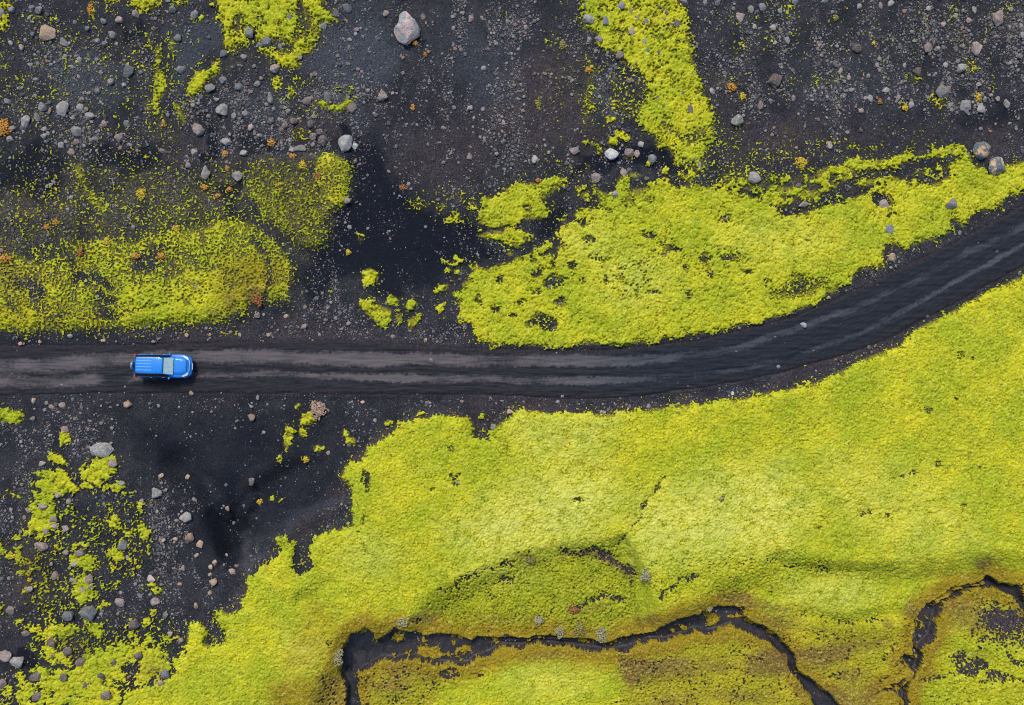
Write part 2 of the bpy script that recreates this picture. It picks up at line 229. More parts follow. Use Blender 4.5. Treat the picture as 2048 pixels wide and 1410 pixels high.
# --- colour zones of the moss
GOLD = np.zeros(GXX.shape, f32); BRN = GOLD.copy(); PALE = GOLD.copy(); DEEP = GOLD.copy()
def zone(A, shape, k, soft):
    w, a = blob(shape, soft); A[w] = np.maximum(A[w], k*a)
for pl in (STREAM1, STREAM2):
    w, a = poly_a(pl, 74); GOLD[w] = np.maximum(GOLD[w], np.clip(a*4.6-.4, 0, 1))
for sh, k, so in [("620 1180 700 1255 790 1255 860 1215 980 1235 1200 1262 1330 1235 1430 1205 1420 1240 1200 1285 900 1275 700 1300 660 1340 560 1340", .45, 20), ("540 1360 640 1345 690 1340 700 1420 540 1420", .85, 22), ("720 1330 860 1330 900 1350 860 1420 720 1420", .55, 14), ("1060 1300 1300 1300 1500 1270 1590 1330 1600 1420 1250 1420 1240 1340 1060 1320", .55, 16),
                  ("1480 1200 1600 1240 1760 1250 1830 1240 1830 1300 1800 1400 1640 1370 1560 1280", .5, 18), ("1870 1180 1960 1170 2050 1190 2050 1290 1960 1280 1900 1240", .55, 18), ("430 525 520 505 575 530 560 575 500 605 440 610", .75, 28), ("0 560 120 600 240 630 300 610 200 655 0 665", .3, 25), ((70,560,40,20), .5, 20), ((160,500,14,30), .5, 14), ("640 320 690 330 690 390 650 380", .35, 20), (P("1840 1140 1960 1130 2000 1150 1960 1170 1890 1180"), .3, 14), ((1115,1250,160,14), .5, 12), ((1260,1250,60,20), .6, 12), ("1290 1240 1420 1200 1440 1222 1340 1250 1270 1270", .8, 8)]: zone(GOLD, sh, k, so)
for sh, k, so in [("1240 1310 1330 1315 1380 1310 1370 1340 1300 1350 1260 1375 1240 1350", .9, 12), ("1490 1310 1560 1290 1585 1330 1560 1350 1490 1345", .85, 12), ("1590 1300 1690 1285 1700 1315 1650 1335 1600 1325", .85, 12), ("640 1350 690 1350 697 1420 625 1420", .5, 12), ("825 1222 880 1225 870 1245 830 1248", .7, 8), ("1125 1098 1200 1095 1225 1110 1265 1150 1255 1158 1215 1125 1180 1112 1120 1108", .8, 7), ("1430 1190 1490 1185 1520 1215 1450 1205", .7, 8),
                  ("1610 1365 1760 1370 1740 1420 1640 1410", .6, 14), ("1900 1200 1960 1195 2000 1260 1900 1260", .55, 14), ((1285,1350,40,14), .7, 12), ((1350,1340,60,14,-8), .8, 14), ((1430,1330,40,10), .7, 12), ((1480,1390,60,10), .6, 12), ((1340,1400,40,12), .6, 12), ((1660,1300,60,14,-10), .9, 12), ((1700,1350,30,20), .6, 12), ((1740,1290,30,8,-20), .6, 10), ((1640,1380,40,12), .7, 12), ((780,1370,40,14), .7, 12), ((850,1350,24,10), .6, 10), ((1090,1310,30,8), .5, 8), ((1920,1215,40,12), .7, 12), ((1000,1235,40,6), .5, 8), ((1300,1238,26,6), .6, 8), ((1550,1215,40,8,15), .7, 10), ((1820,1220,18,12), .7, 8), ((1965,1128,14,9), .7, 8), ((1775,1245,12,9), .6, 8), ((735,1325,22,9), .8, 6), ((800,1345,30,20), .6, 12), ((1200,1212,30,5,-20), .5, 6), ((1148,1216,14,10), .9, 6), ((1050,1115,18,10), .5, 8), ((1560,1240,40,16), .5, 14), ((1940,1310,30,10),.4,10), ((540,1140,6,6),.3,4), ((512,594,16,22), .9, 8), ((465,605,14,20), .5, 10), ((430,625,20,8), .5, 8), ((10,545,14,10), .7, 8), ((20,560,30,30), .5, 20), ((60,1130,60,40), .3, 30), ((155,1300,25,22), .4, 14), ((310,1340,30,30), .3, 20)]: zone(BRN, sh, k, so)
for sh, k, so in [("980 1000 1080 950 1200 920 1240 1000 1180 1070 1060 1100 960 1110 900 1060", .8, 60), ("1260 1010 1420 950 1560 930 1620 1020 1560 1090 1420 1110 1280 1120", .8, 60), ("1020 830 1240 830 1230 880 1140 940 1040 920", .5, 40), ("1640 900 1800 930 1900 990 1960 1080 1800 1110 1640 1000", .35, 60), ("560 1270 640 1270 640 1330 590 1340", .4, 30), ((1100,1360,70,30), .45, 35), ("1560 1160 1720 1150 1760 1190 1680 1215 1570 1200", .5, 30), ((1270,560,70,50), .4, 40), ((1180,480,60,40), .3, 30), ((1000,1140,80,30), .4, 30), ((1560,480,100,40), .35, 40), ((740,1110,60,40),.4,40)]: zone(PALE, sh, k, so)
for sh, k, so in [("880 1180 1010 1130 1120 1100 1250 1105 1290 1160 1290 1230 1180 1250 1000 1250 880 1240", .55, 26), ("1300 1150 1500 1120 1600 1160 1520 1200 1420 1205 1300 1230", .3, 30), ("620 1380 560 1420 480 1420 520 1380", .5, 20), ("1580 1120 1700 1120 1800 1140 1900 1130 1850 1160 1700 1150 1580 1140", .45, 14), ("1600 1240 1800 1245 1830 1280 1640 1290", .4, 16), ("830 1230 900 1160 960 1140 1000 1160 900 1230", .4, 16), ("600 1200 640 1178 670 1158 650 1190", .4, 12), ("1860 1270 1960 1290 2048 1300 2048 1410 1830 1410", .25, 20), ("1260 1130 1285 1160 1300 1250 1275 1250", .5, 10), ("40 1110 120 1130 120 1220 50 1220", .5, 20), ("120 1250 190 1255 190 1310 130 1310", .7, 12), ("-40 330 500 330 520 420 300 460 -40 500", .4, 50), ("470 320 640 320 660 490 560 480", .6, 30)]: zone(DEEP, sh, k, so)

# --- colour zones of the black ground
SAND = np.zeros(GXX.shape, f32); PURP = SAND.copy(); GREY = SAND.copy(); OCH = SAND.copy()
for sh, k, so in [("690 280 740 270 770 330 810 390 900 430 960 470 940 540 860 560 800 590 700 560 610 600 590 540 600 500 660 490 690 420 720 350", .95, 40), ("1160 300 1310 295 1370 320 1350 345 1170 350 1140 400", .9, 16), ("0 290 60 285 120 290 150 330 130 400 30 380 -20 420", .8, 25), ("190 285 330 290 330 320 270 345 200 340", .8, 22), ((70,505,40,18), .5, 20), ((160,425,20,30), .5, 16), ("240 820 480 800 720 830 680 900 680 1000 640 1060 520 1080 380 1160 310 1000 240 920", .5, 75), ("405 1040 440 1010 475 1035 525 1055 495 1105 440 1125", 1., 20), ("440 940 480 960 470 1010 450 1000", .7, 14), ("400 240 435 250 430 310 405 310", .95, 8), ("440 380 490 390 480 430 450 425", .9, 10), ("460 275 550 275 545 310 470 305", .8, 14), ("230 45 280 40 290 75 250 85", .8, 12), ("675 240 710 255 700 275 680 265", 1., 6), ("840 60 870 80 860 110 835 105", .8, 8), ("1070 430 1130 400 1150 420 1120 450 1080 480 1040 500 1010 520 940 520 950 490 1050 500", .8, 10), ("1890 230 1990 200 2048 210 2048 250 1950 270", .5, 25), ("0 280 20 300 40 330 0 340", .9, 10), ((70,1315,30,25), .9, 10), ("110 590 -60 600 -60 690 110 690 300 680", .3, 20)]: zone(SAND, sh, k, so*1.15)  # gully hollow in the bowl darkened in colour to deepen its shade
for sh, k, so in [("880 1130 1240 1090 2300 1090 2300 1700 700 1700 740 1340 820 1250", 1., 20), ("1060 100 1165 90 1165 300 1080 320 960 300 1000 150", .75, 40), ("780 250 960 240 1000 330 900 390 780 350", .55, 40), ("1400 230 1650 220 1800 260 1900 270 1800 300 1560 320 1440 290", .5, 30), ("1860 240 2048 240 2048 320 1960 310", .6, 25), ("250 680 560 640 900 680 900 705 300 700", .6, 12), ("380 850 460 850 470 920 400 920", .5, 30), ("0 1150 50 1150 50 1260 0 1260", .5, 25), ("300 270 400 260 400 320 320 320", .6, 20), ("470 330 540 330 560 390 500 400", .5, 20), ("560 220 680 230 680 270 570 270", .6, 14), ("940 780 1500 800 1500 830 940 850", .6, 8), ("1540 740 1800 670 1800 710 1560 790", .6, 8), ("1990 30 2048 30 2048 70 1990 60", .8, 14), ("780 280 820 300 820 370 790 370", .5, 20), ("860 820 960 830 980 870 930 880 800 850", .6, 10), ("60 360 130 340 140 420 60 420", .5, 20)]: zone(PURP, sh, k, so)
for sh, k, so in [("640 40 760 30 830 130 760 180 660 200 620 150", .9, 30), ("60 110 240 130 260 200 100 210", .8, 30), ("360 40 430 30 440 100 380 130 340 200 335 160", .8, 14), ("880 20 1020 60 1030 200 960 220 880 120", .5, 40), ("470 170 560 190 600 230 500 240", .6, 20), ("1600 100 1780 110 1800 200 1620 210", .35, 40), ("690 170 730 180 740 330 700 330", .5, 14), ("1195 150 1230 150 1230 230 1200 230", .9, 8), ((720,20,60,20), .5, 20), ("380 940 400 945 440 990 468 1030 458 1036 425 1000", .8, 9), ("690 985 700 1010 610 1060 540 1100 500 1150 490 1130 530 1080 600 1040", .6, 12), ("320 860 480 850 470 920 380 930", .3, 30)]: zone(GREY, sh, k, so)  # strips on the gully ridges made paler, relief lighting put into colour
for sh, k, so in [("-60 330 200 340 500 340 560 400 480 440 300 470 100 500 -60 560", .8, 50), ("470 300 690 310 700 400 660 490 560 480", .85, 20), ("1160 90 1200 140 1170 300 1150 250", .6, 14), ("1400 140 1500 160 1500 200 1420 210", .5, 20), ((60,1140,60,70), .5, 30), ((150,1300,40,40), .5, 20), ((1580,270,40,20), .6, 14), ((320,250,30,24), .8, 10), ("420 0 640 0 640 120 460 140", .5, 20), ((1110,180,30,50), .3, 20), ((60,1010,30,40),.3,20)]: zone(OCH, sh, k, so)

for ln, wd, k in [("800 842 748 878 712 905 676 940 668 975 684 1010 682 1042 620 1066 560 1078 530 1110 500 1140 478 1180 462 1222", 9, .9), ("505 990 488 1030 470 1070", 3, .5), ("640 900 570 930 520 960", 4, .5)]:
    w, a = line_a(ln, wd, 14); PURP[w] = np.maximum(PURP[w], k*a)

# --- track: both edges and the two worn wheel bands as functions of x
def curve(s):
    p = P(s); xs = np.array([q[0] for q in p]); ys = np.array([q[1] for q in p])
    def f(x):
        x = np.asarray(x, float); out = np.zeros_like(x); n = 0
        for d in (-36, -18, 0, 18, 36): out += np.interp(x+d, xs, ys); n += 1
        return out/n
    return f
RU = curve("-800 690 0 690 200 690 400 686 512 681 700 680 850 690 950 696 1100 700 1250 697 1400 680 1500 655 1600 630 1700 585 1800 535 1900 490 2048 408 2400 200 2700 20")
RL = curve("-800 792 0 792 200 787 400 787 700 789 900 790 1024 791 1157 801 1277 793 1391 777 1457 768 1536 754 1669 717 1769 683 1836 647 1936 593 2048 533 2400 330 2700 150")
BA = curve("-800 735 0 733 150 727 270 716 400 711 512 714 700 718 850 718 1000 721 1150 722 1250 723 1370 713 1450 703 1536 677 1636 643 1723 610 1836 559 1903 522 1969 490 2048 453 2400 250 2700 70")
BB = curve("-800 766 0 765 150 764 220 758 400 748 512 748 700 753 850 757 1000 759 1100 763 1200 763 1300 758 1400 750 1500 735 1600 709 1680 683 1753 650 1829 607 1936 550 2019 505 2048 489 2400 285 2700 105")
def road_v(x, y):
    u = RU(x); return (y-u)/(RL(x)-u)
RV = road_v(GXX, GYY).astype(f32)
RIN = sstep(-.16, .04, RV)*sstep(1.16, .96, RV)
D *= 1-sstep(-.10, .02, RV)*sstep(1.06, .98, RV)

# ------------------------------------------------------------------ terrain height (metres)
H = fbm(GXX, GYY, (420, 170, 70), (.22, .12, .05), 40)
def hz(shape, dh, soft):
    w, a = blob(shape, soft); H[w] += dh*a
def hl(ln, dh, wid, soft):
    w, a = line_a(ln, wid, soft); H[w] += dh*a
hz("-60 420 500 400 560 470 592 545 575 605 500 610 470 640 -60 665", .45, 30); hz("480 320 700 310 700 400 665 430 655 490 600 500 500 400", .35, 16)
hz("690 280 740 270 770 330 810 390 900 430 960 470 940 540 860 560 700 560 600 560 600 500 660 490 690 420", -.35, 40)
hz(CARPET, .3, 16)
hz("240 820 720 830 690 930 690 1040 560 1090 500 1140 470 1200 380 1240 300 1000", -.3, 40)
hl("360 930 405 985 445 1045 470 1090", -.8, 6, 50); hz("425 1035 470 1015 525 1050 500 1105 445 1130", -1.0, 30); hl("600 940 530 980 500 1030", -.55, 4, 40); hl("385 945 425 990 458 1030", .42, 3, 18); hl("505 1000 490 1030 520 1052", .3, 3, 16); hl("690 1000 600 1050 520 1090", .3, 4, 22); hl("640 905 560 925 500 965", .18, 3, 20); hl("300 880 340 930 400 960", -.2, 4, 20)
hz(P("""820 1260 880 1195 1000 1140 1100 1105 1200 1092 1250 1085 1290 1150 1300 1230 1330 1250 1420 1210 1440 1180 1520 1150 1560 1118 1640 1138 1760 1142 1880 1130 1960 1120 2300 1120 2300 1700 600 1700 640 1400 690 1280"""), -1.05, 27)
hl("1240 1085 1262 1120 1285 1180 1290 1250", -.4, 3, 22); hl("1240 1085 1285 1020 1330 955", -.07, 2, 12); hl("1600 1225 1680 1243 1790 1228", -.4, 4, 20); hl("600 1200 665 1160", -.3, 3, 18); hl("1536 1112 1640 1140 1780 1140", -.13, 3, 18)
hz("1570 1150 1720 1155 1760 1195 1600 1205", .15, 30); hz("950 1150 1150 1140 1240 1190 1180 1240 980 1230", .25, 40)
hl("725 1250 700 1290 690 1340 705 1410", -.1, 10, 20)
H -= (.65*sample(STR, GXX, GYY)).astype(f32)
hz("940 835 990 835 990 880 940 880", -.25, 10)
hz("1160 295 1370 300 1370 345 1170 350", -.2, 16)
hz("1890 300 1960 310 1990 360 1960 380 1900 340", .1, 14)
ridge = np.abs(perlin(GXX/45, GYY/140, 60)); H += (.12*ridge*sstep(430, 330, GYY)).astype(f32)   # small rills down the slope
H += fbm(GXX, GYY, (26, 13), (.03, .018), 77)
H = H*(1-RIN) + RIN*(-.06)
H += .07*np.exp(-((RV+.03)/.05)**2)*(1-STR) + .08*np.exp(-((RV-1.03)/.05)**2)   # grader berms
H = H.astype(f32)
def inv(px, py, it=2):
    """plan units -> world x, y, z on the terrain"""
    z = 0.
    for _ in range(it+1):
        k = (CAM_H-z)/CAM_H
        z = float(sample(H, np.array([px], f32), np.array([py], f32))[0])
    k = (CAM_H-z)/CAM_H
    return (px-1024)/S*k, -(py-705)/S*k, z
def plan(X, Y):
    """world grid -> plan units and height"""
    px = 1024+S*X; py = 705-S*Y
    z = sample(H, px, py); k = CAM_H/(CAM_H-z)
    z = sample(H, 1024+S*X*k, 705-S*Y*k); k = CAM_H/(CAM_H-z)
    px = 1024+S*X*k; py = 705-S*Y*k
    return px.astype(f32), py.astype(f32), sample(H, px, py)

# ------------------------------------------------------------------ node helpers
def new_mat(name):
    m = bpy.data.materials.new(name); m.use_nodes = True
    nt = m.node_tree; b = nt.nodes['Principled BSDF']; return m, nt, b
class NB:
    def __init__(s, nt): s.nt = nt; s.N = nt.nodes; s.L = nt.links
    def n(s, t, **k):
        x = s.N.new(t)
        for a, v in k.items(): setattr(x, a, v)
        return x
    def put(s, sock, v):
        if hasattr(v, 'links') or isinstance(v, bpy.types.NodeSocket): s.L.new(v, sock)
        elif isinstance(v, (tuple, list)): sock.default_value = (*v, 1) if len(v) == 3 and sock.type == 'RGBA' else v
        else: sock.default_value = v
    def math(s, op, a, b=0., c=None, clamp=False):
        x = s.n('ShaderNodeMath', operation=op, use_clamp=clamp); s.put(x.inputs[0], a); s.put(x.inputs[1], b)
        if c is not None: s.put(x.inputs[2], c)
        return x.outputs[0]
    def mix(s, f, a, b, mode='MIX'):
        x = s.n('ShaderNodeMix', data_type='RGBA', blend_type=mode); s.put(x.inputs[0], f); s.put(x.inputs[6], a); s.put(x.inputs[7], b); return x.outputs[2]
    def ramp(s, f, a, b, lo=0., hi=1.):
        x = s.n('ShaderNodeMapRange', interpolation_type='SMOOTHSTEP'); s.put(x.inputs[0], f); x.inputs[1].default_value = a; x.inputs[2].default_value = b; x.inputs[3].default_value = lo; x.inputs[4].default_value = hi; return x.outputs[0]
    def noise(s, co, sc, det=3., rough=.55, dist=0.):
        x = s.n('ShaderNodeTexNoise'); s.put(x.inputs['Vector'], co); x.inputs['Scale'].default_value = sc; x.inputs['Detail'].default_value = det; x.inputs['Roughness'].default_value = rough; x.inputs['Distortion'].default_value = dist; return x.outputs['Fac']
    def voro(s, co, sc, feat='F1', out='Distance'):
        x = s.n('ShaderNodeTexVoronoi', feature=feat); s.put(x.inputs['Vector'], co); x.inputs['Scale'].default_value = sc; return x.outputs[out]
    def attr(s, name):
        x = s.n('ShaderNodeAttribute', attribute_name=name); sp = s.n('ShaderNodeSeparateColor'); s.L.new(x.outputs['Color'], sp.inputs[0]); return (*sp.outputs[:3], x.outputs['Alpha'], x.outputs['Fac'])
    def pos(s): return s.n('ShaderNodeNewGeometry').outputs['Position']
    def obj(s): return s.n('ShaderNodeTexCoord').outputs['Object']
    def bump(s, h, st, dist, b):
        x = s.n('ShaderNodeBump'); x.inputs['Strength'].default_value = st; x.inputs['Distance'].default_value = dist; s.put(x.inputs['Height'], h); s.L.new(x.outputs[0], b.inputs['Normal'])

# ground ----------------------------------------------------------
def mat_ground():
    m, nt, b = new_mat('black_gravel'); q = NB(nt); p = q.pos()
    sand, purp, grey, och, _ = q.attr('zone')
    n1 = q.noise(p, .5, 5, .6); n2 = q.noise(p, 3.2, 5, .65); n3 = q.noise(p, 14, 3, .6)
    col = q.mix(q.ramp(n1, .35, .65), (.0135,.0142,.0190), (.0250,.0247,.0298))
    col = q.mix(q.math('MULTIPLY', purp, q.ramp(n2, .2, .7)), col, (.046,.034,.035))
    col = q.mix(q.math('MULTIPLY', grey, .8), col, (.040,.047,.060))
    col = q.mix(q.math('MULTIPLY', och, q.math('MULTIPLY', q.ramp(q.noise(p, 5.5, 4, .75), .46, .62), q.ramp(n1, .32, .6, .25, 1.))), col, q.mix(n2, (.085,.055,.022), (.105,.098,.020)))
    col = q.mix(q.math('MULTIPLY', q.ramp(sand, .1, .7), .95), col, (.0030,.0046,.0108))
    col = q.mix(q.ramp(n3, .3, .75, 0, .55), col, q.mix(.5, col, (.0,.0,.0)))
    gr = q.ramp(q.noise(p, 7.5, 4, .85), .36, .66, .45, 1.9); gr = q.mix(q.math('MULTIPLY', sand, .55), gr, (1., 1., 1.)); col = q.mix(1., col, gr, 'MULTIPLY')
    film = q.attr('film')[0]
    fm = q.ramp(q.math('ADD', q.noise(p, 6., 5, .8), q.math('MULTIPLY', film, .42)), .66, .86)
    fm = q.math('MULTIPLY', fm, q.ramp(film, .02, .14)); col = q.mix(q.math('MULTIPLY', fm, .9), col, q.mix(q.ramp(film, .3, .8), (.098,.096,.017), (.235,.220,.012)))
    # grit: little pale chips
    vc = q.n('ShaderNodeTexVoronoi'); q.put(vc.inputs['Vector'], p); vc.inputs['Scale'].default_value = 8.5
    sp = q.n('ShaderNodeSeparateColor'); q.L.new(vc.outputs['Color'], sp.inputs[0])
    chip = q.math('MULTIPLY', q.ramp(vc.outputs['Distance'], .30, .16), q.math('GREATER_THAN', sp.outputs[0], .52))
    chip = q.math('MULTIPLY', chip, q.math('SUBTRACT', 1., q.math('MULTIPLY', sand, .85)))
    chip = q.math('MULTIPLY', chip, q.ramp(n1, .3, .6, .35, 1.))
    col = q.mix(q.math('MULTIPLY', chip, .8), col, q.mix(sp.outputs[1], (.045,.045,.052), (.165,.155,.15)))
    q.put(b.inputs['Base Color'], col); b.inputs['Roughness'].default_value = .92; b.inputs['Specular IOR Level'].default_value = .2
    q.bump(q.math('ADD', q.math('MULTIPLY', n3, .6), q.math('ADD', n2, chip)), .7, .06, b)
    return m
def mat_moss():
    m, nt, b = new_mat('moss'); q = NB(nt); p = q.pos()
    gold, brn, pale, deep, _ = q.attr('tint')
    big = q.noise(p, .28, 4, .6); mid = q.noise(p, 1.5, 4, .6); fin = q.noise(p, 4.2, 4, .72); tip = q.noise(p, 6.5, 3, .7)
    col = q.mix(q.ramp(big, .36, .64), (.262,.312,.0105), (.420,.398,.0130))
    col = q.mix(q.ramp(q.noise(p, .95, 3, .6), .42, .62, 0, .5), col, (.275,.290,.0090))
    col = q.mix(q.math('MULTIPLY', pale, q.ramp(mid, .25, .65)), col, (.50,.50,.100))
    col = q.mix(q.math('MULTIPLY', deep, q.ramp(mid, .15, .5, .35, 1.)), col, (.165,.195,.006))
    col = q.mix(q.math('MULTIPLY', gold, q.ramp(fin, .15, .6)), col, (.185,.100,.007))
    col = q.mix(q.math('MULTIPLY', brn, q.ramp(fin, .24, .48)), col, (.115,.058,.026))
    # wiry tips and gaps between shoots
    col = q.mix(q.ramp(fin, .46, .66, 0, .6), col, q.mix(.5, col, (.72,.70,.13)))
    lim = q.math('ADD', .0, q.math('MULTIPLY', deep, .05))
    gap = q.ramp(q.math('SUBTRACT', q.math('ADD', q.math('MULTIPLY', tip, .75), q.math('MULTIPLY', mid, .3)), lim), .395, .50)
    col = q.mix(gap, q.mix(.68, col, (.045,.042,.006)), col)
    q.put(b.inputs['Base Color'], col); b.inputs['Roughness'].default_value = .95; b.inputs['Specular IOR Level'].default_value = .1
    q.bump(q.math('ADD', fin, q.math('MULTIPLY', tip, .8)), .65, .065, b)
    return m
def mat_road():
    m, nt, b = new_mat('track_cinder'); q = NB(nt); p = q.pos()
    worn, wet, edge, along, _ = q.attr('wear')
    n1 = q.noise(p, .7, 5, .65); n2 = q.noise(p, 4., 5, .7); n3 = q.noise(p, 22., 3, .6)
    tc = q.n('ShaderNodeCombineXYZ'); at = q.n('ShaderNodeAttribute', attribute_name='lane'); sp = q.n('ShaderNodeSeparateColor'); q.L.new(at.outputs['Color'], sp.inputs[0])
    q.put(tc.inputs[0], q.math('MULTIPLY', sp.outputs[0], 60.)); q.put(tc.inputs[1], q.math('MULTIPLY', sp.outputs[1], 26.))
    st = q.noise(tc.outputs[0], 1.0, 4, .6); st2 = q.noise(tc.outputs[0], 2.6, 3, .6); st = q.math('ADD', q.math('MULTIPLY', st, .55), q.math('MULTIPLY', st2, .45))
    col = q.mix(q.ramp(st, .35, .65), (.0080,.0094,.0135), (.0255,.0248,.0295))
    col = q.mix(q.math('MULTIPLY', wet, .85), col, q.mix(q.ramp(st, .35, .65), (.0052,.0086,.0145), (.0165,.0225,.0325)))
    wf = q.ramp(q.math('ADD', q.math('MULTIPLY', worn, .9), q.math('ADD', q.math('MULTIPLY', n2, .45), q.math('MULTIPLY', st, .6))), .68, 1.18)
    wf = q.math('MULTIPLY', wf, q.ramp(worn, .05, .35))
    col = q.mix(wf, col, q.mix(wet, (.100,.088,.090), (.062,.065,.077)))
    col = q.mix(q.math('MULTIPLY', edge, .8), col, q.mix(q.ramp(n2, .4, .6), (.012,.010,.014), (.030,.023,.026)))
    col = q.mix(q.ramp(n3, .3, .7, 0, .4), col, q.mix(.6, col, (0,0,0)))
    q.put(b.inputs['Base Color'], col); b.inputs['Roughness'].default_value = .85; b.inputs['Specular IOR Level'].default_value = .25
    q.bump(q.math('ADD', n2, q.math('ADD', n3, st)), .6, .05, b)
    return m
def mat_stream():
    m, nt, b = new_mat('wet_black_sand'); q = NB(nt); p = q.pos()
    n2 = q.noise(p, 3., 5, .65); n3 = q.noise(p, 16., 3, .6)
    vc = q.n('ShaderNodeTexVoronoi'); q.put(vc.inputs['Vector'], p); vc.inputs['Scale'].default_value = 6.
    sp = q.n('ShaderNodeSeparateColor'); q.L.new(vc.outputs['Color'], sp.inputs[0])
    chip = q.math('MULTIPLY', q.ramp(vc.outputs['Distance'], .3, .15), q.math('GREATER_THAN', sp.outputs[0], .8))
    col = q.mix(q.ramp(n2, .35, .7), (.0085,.0085,.0115), (.0215,.0205,.0240))
    col = q.mix(q.math('MULTIPLY', chip, .6), col, (.10,.095,.09))
    q.put(b.inputs['Base Color'], col); b.inputs['Roughness'].default_value = .6
    q.bump(q.math('ADD', n2, n3), .5, .04, b); return m
MG, MM, MR, MS = mat_ground(), mat_moss(), mat_road(), mat_stream()

def rock_mat(name, a, c, pit=.5, side=None):
    m, nt, b = new_mat(name); q = NB(nt); p = q.obj()
    oi = q.n('ShaderNodeObjectInfo'); off = q.n('ShaderNodeVectorMath', operation='ADD'); q.L.new(p, off.inputs[0])
    cx = q.n('ShaderNodeCombineXYZ'); q.put(cx.inputs[0], q.math('MULTIPLY', oi.outputs['Random'], 37.)); q.put(cx.inputs[1], q.math('MULTIPLY', oi.outputs['Random'], 91.)); q.L.new(cx.outputs[0], off.inputs[1]); p = off.outputs[0]
    n1 = q.noise(p, 3., 5, .65); n2 = q.noise(p, 8., 5, .75)
    col = q.mix(q.ramp(n1, .32, .68), a, c)
    if side: col = q.mix(q.ramp(q.noise(p, 1.7, 3, .5), .46, .54), col, side)
    col = q.mix(q.ramp(n2, .5, .72, 0, .6), col, (.44,.41,.37))
    pits = q.math('MULTIPLY', q.ramp(q.voro(p, 9.), .36, .15), q.ramp(n1, .4, .6))
    col = q.mix(q.math('MULTIPLY', pits, pit), col, (.025,.022,.024))
    v = q.math('ADD', .72, q.math('MULTIPLY', oi.outputs['Random'], .5))
    hs = q.n('ShaderNodeHueSaturation'); q.put(hs.inputs['Value'], v); q.L.new(col, hs.inputs['Color'])
    q.put(b.inputs['Base Color'], hs.outputs[0]); b.inputs['Roughness'].default_value = .9; b.inputs['Specular IOR Level'].default_value = .25
    q.bump(q.math('SUBTRACT', q.math('ADD', n1, q.math('MULTIPLY', n2, .8)), pits), .8, .06, b); return m
RM = {'g': rock_mat('grey_basalt', (.150,.143,.135), (.270,.250,.228)), 'b': rock_mat('blue_grey_basalt', (.098,.103,.108), (.175,.175,.175), .35), 'p': rock_mat('mauve_lava', (.165,.122,.110), (.300,.235,.205), .7),
      'd': rock_mat('dark_scoria', (.075,.058,.054), (.175,.135,.118), .9), 't': rock_mat('tan_lava', (.260,.170,.110), (.390,.285,.200), .5), 'w': rock_mat('pale_lava', (.28,.28,.27), (.44,.42,.39), .3),
      'k': rock_mat('pink_lava', (.330,.215,.195), (.430,.330,.295), .8, (.205,.205,.215)), 'x': rock_mat('two_tone_lava', (.380,.225,.115), (.460,.310,.185), .3, (.085,.105,.115))}

# ------------------------------------------------------------------ object helpers
def tag(o, label=None, cat=None, group=None, kind=None):
    if label: o['label'] = label
    if cat: o['category'] = cat
    if group: o['group'] = group
    if kind: o['kind'] = kind
    return o
def mesh_np(name, V, F, mat, smooth=True):
    """V (n,3), F (m,4) or (m,3)"""
    me = bpy.data.meshes.new(name); n, k = F.shape
    me.vertices.add(len(V)); me.vertices.foreach_set('co', np.ascontiguousarray(V, f32).ravel())
    me.loops.add(n*k); me.loops.foreach_set('vertex_index', np.ascontiguousarray(F, np.int32).ravel())
    me.polygons.add(n); me.polygons.foreach_set('loop_start', np.arange(0, n*k, k, dtype=np.int32))
    me.polygons.foreach_set('use_smooth', np.full(n, smooth, bool))
    me.update(calc_edges=True); me.materials.append(mat)
    o = bpy.data.objects.new(name, me); C.objects.link(o); return o
def col_attr(o, name, R, G=None, B=None, A=None):
    n = len(o.data.vertices); a = np.zeros((n, 4), f32)
    for k, ch in enumerate((R, G, B, A)):
        if ch is not None: a[:, k] = ch
    at = o.data.attributes.new(name, 'FLOAT_COLOR', 'POINT'); at.data.foreach_set('color', a.ravel())
def grid_faces(nx, ny):
    i = np.arange(nx-1); j = np.arange(ny-1); I, J = np.meshgrid(i, j); a = (J*nx+I).ravel()
    return np.stack([a, a+1, a+nx+1, a+nx], 1)

# ground sheet: 0.1 m under the surveyed area, stretching to the horizon
gx = np.arange(-48, 48.01, .1); gy = np.arange(-34.5, 34.51, .1)
ext = np.cumsum(.12*1.22**np.arange(1, 46)); ext = ext[ext < 4500]
gx = np.concatenate([gx[0]-ext[::-1], gx, gx[-1]+ext]); gy = np.concatenate([gy[0]-ext[::-1], gy, gy[-1]+ext])
X, Y = np.meshgrid(gx.astype(f32), gy.astype(f32)); px, py, Z = plan(X, Y)
far = np.sqrt(np.maximum(np.abs(X)-50, 0)**2+np.maximum(np.abs(Y)-36, 0)**2)
Z = Z+fbm(X, Y, (60, 400), (.8, 9.), 90)*np.clip(far/200, 0, 1)
Z = Z+fbm(X*25, Y*25, (16, 7), (.02, .014), 21)*(1-sample(RIN, px, py))
rin = sample(RIN, px, py); Z = Z-.05*rin
ground = mesh_np('ground', np.stack([X.ravel(), Y.ravel(), Z.ravel()], 1), grid_faces(len(gx), len(gy)), MG)
wx = px+fbm(px, py, (110, 50, 20), (30, 20, 10), 31); wy = py+fbm(px, py, (110, 50, 20), (30, 20, 10), 35)
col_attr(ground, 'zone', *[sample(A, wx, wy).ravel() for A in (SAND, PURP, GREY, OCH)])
col_attr(ground, 'film', (sample(D, px, py)*(1-.62*sstep(880, 930, py)*sstep(400, 340, px))*(1-.85*sstep(1050, 1100, py)*sstep(420, 620, px))).ravel())
tag(ground, 'black volcanic gravel and sand plain under the moss', 'ground', None, 'structure')

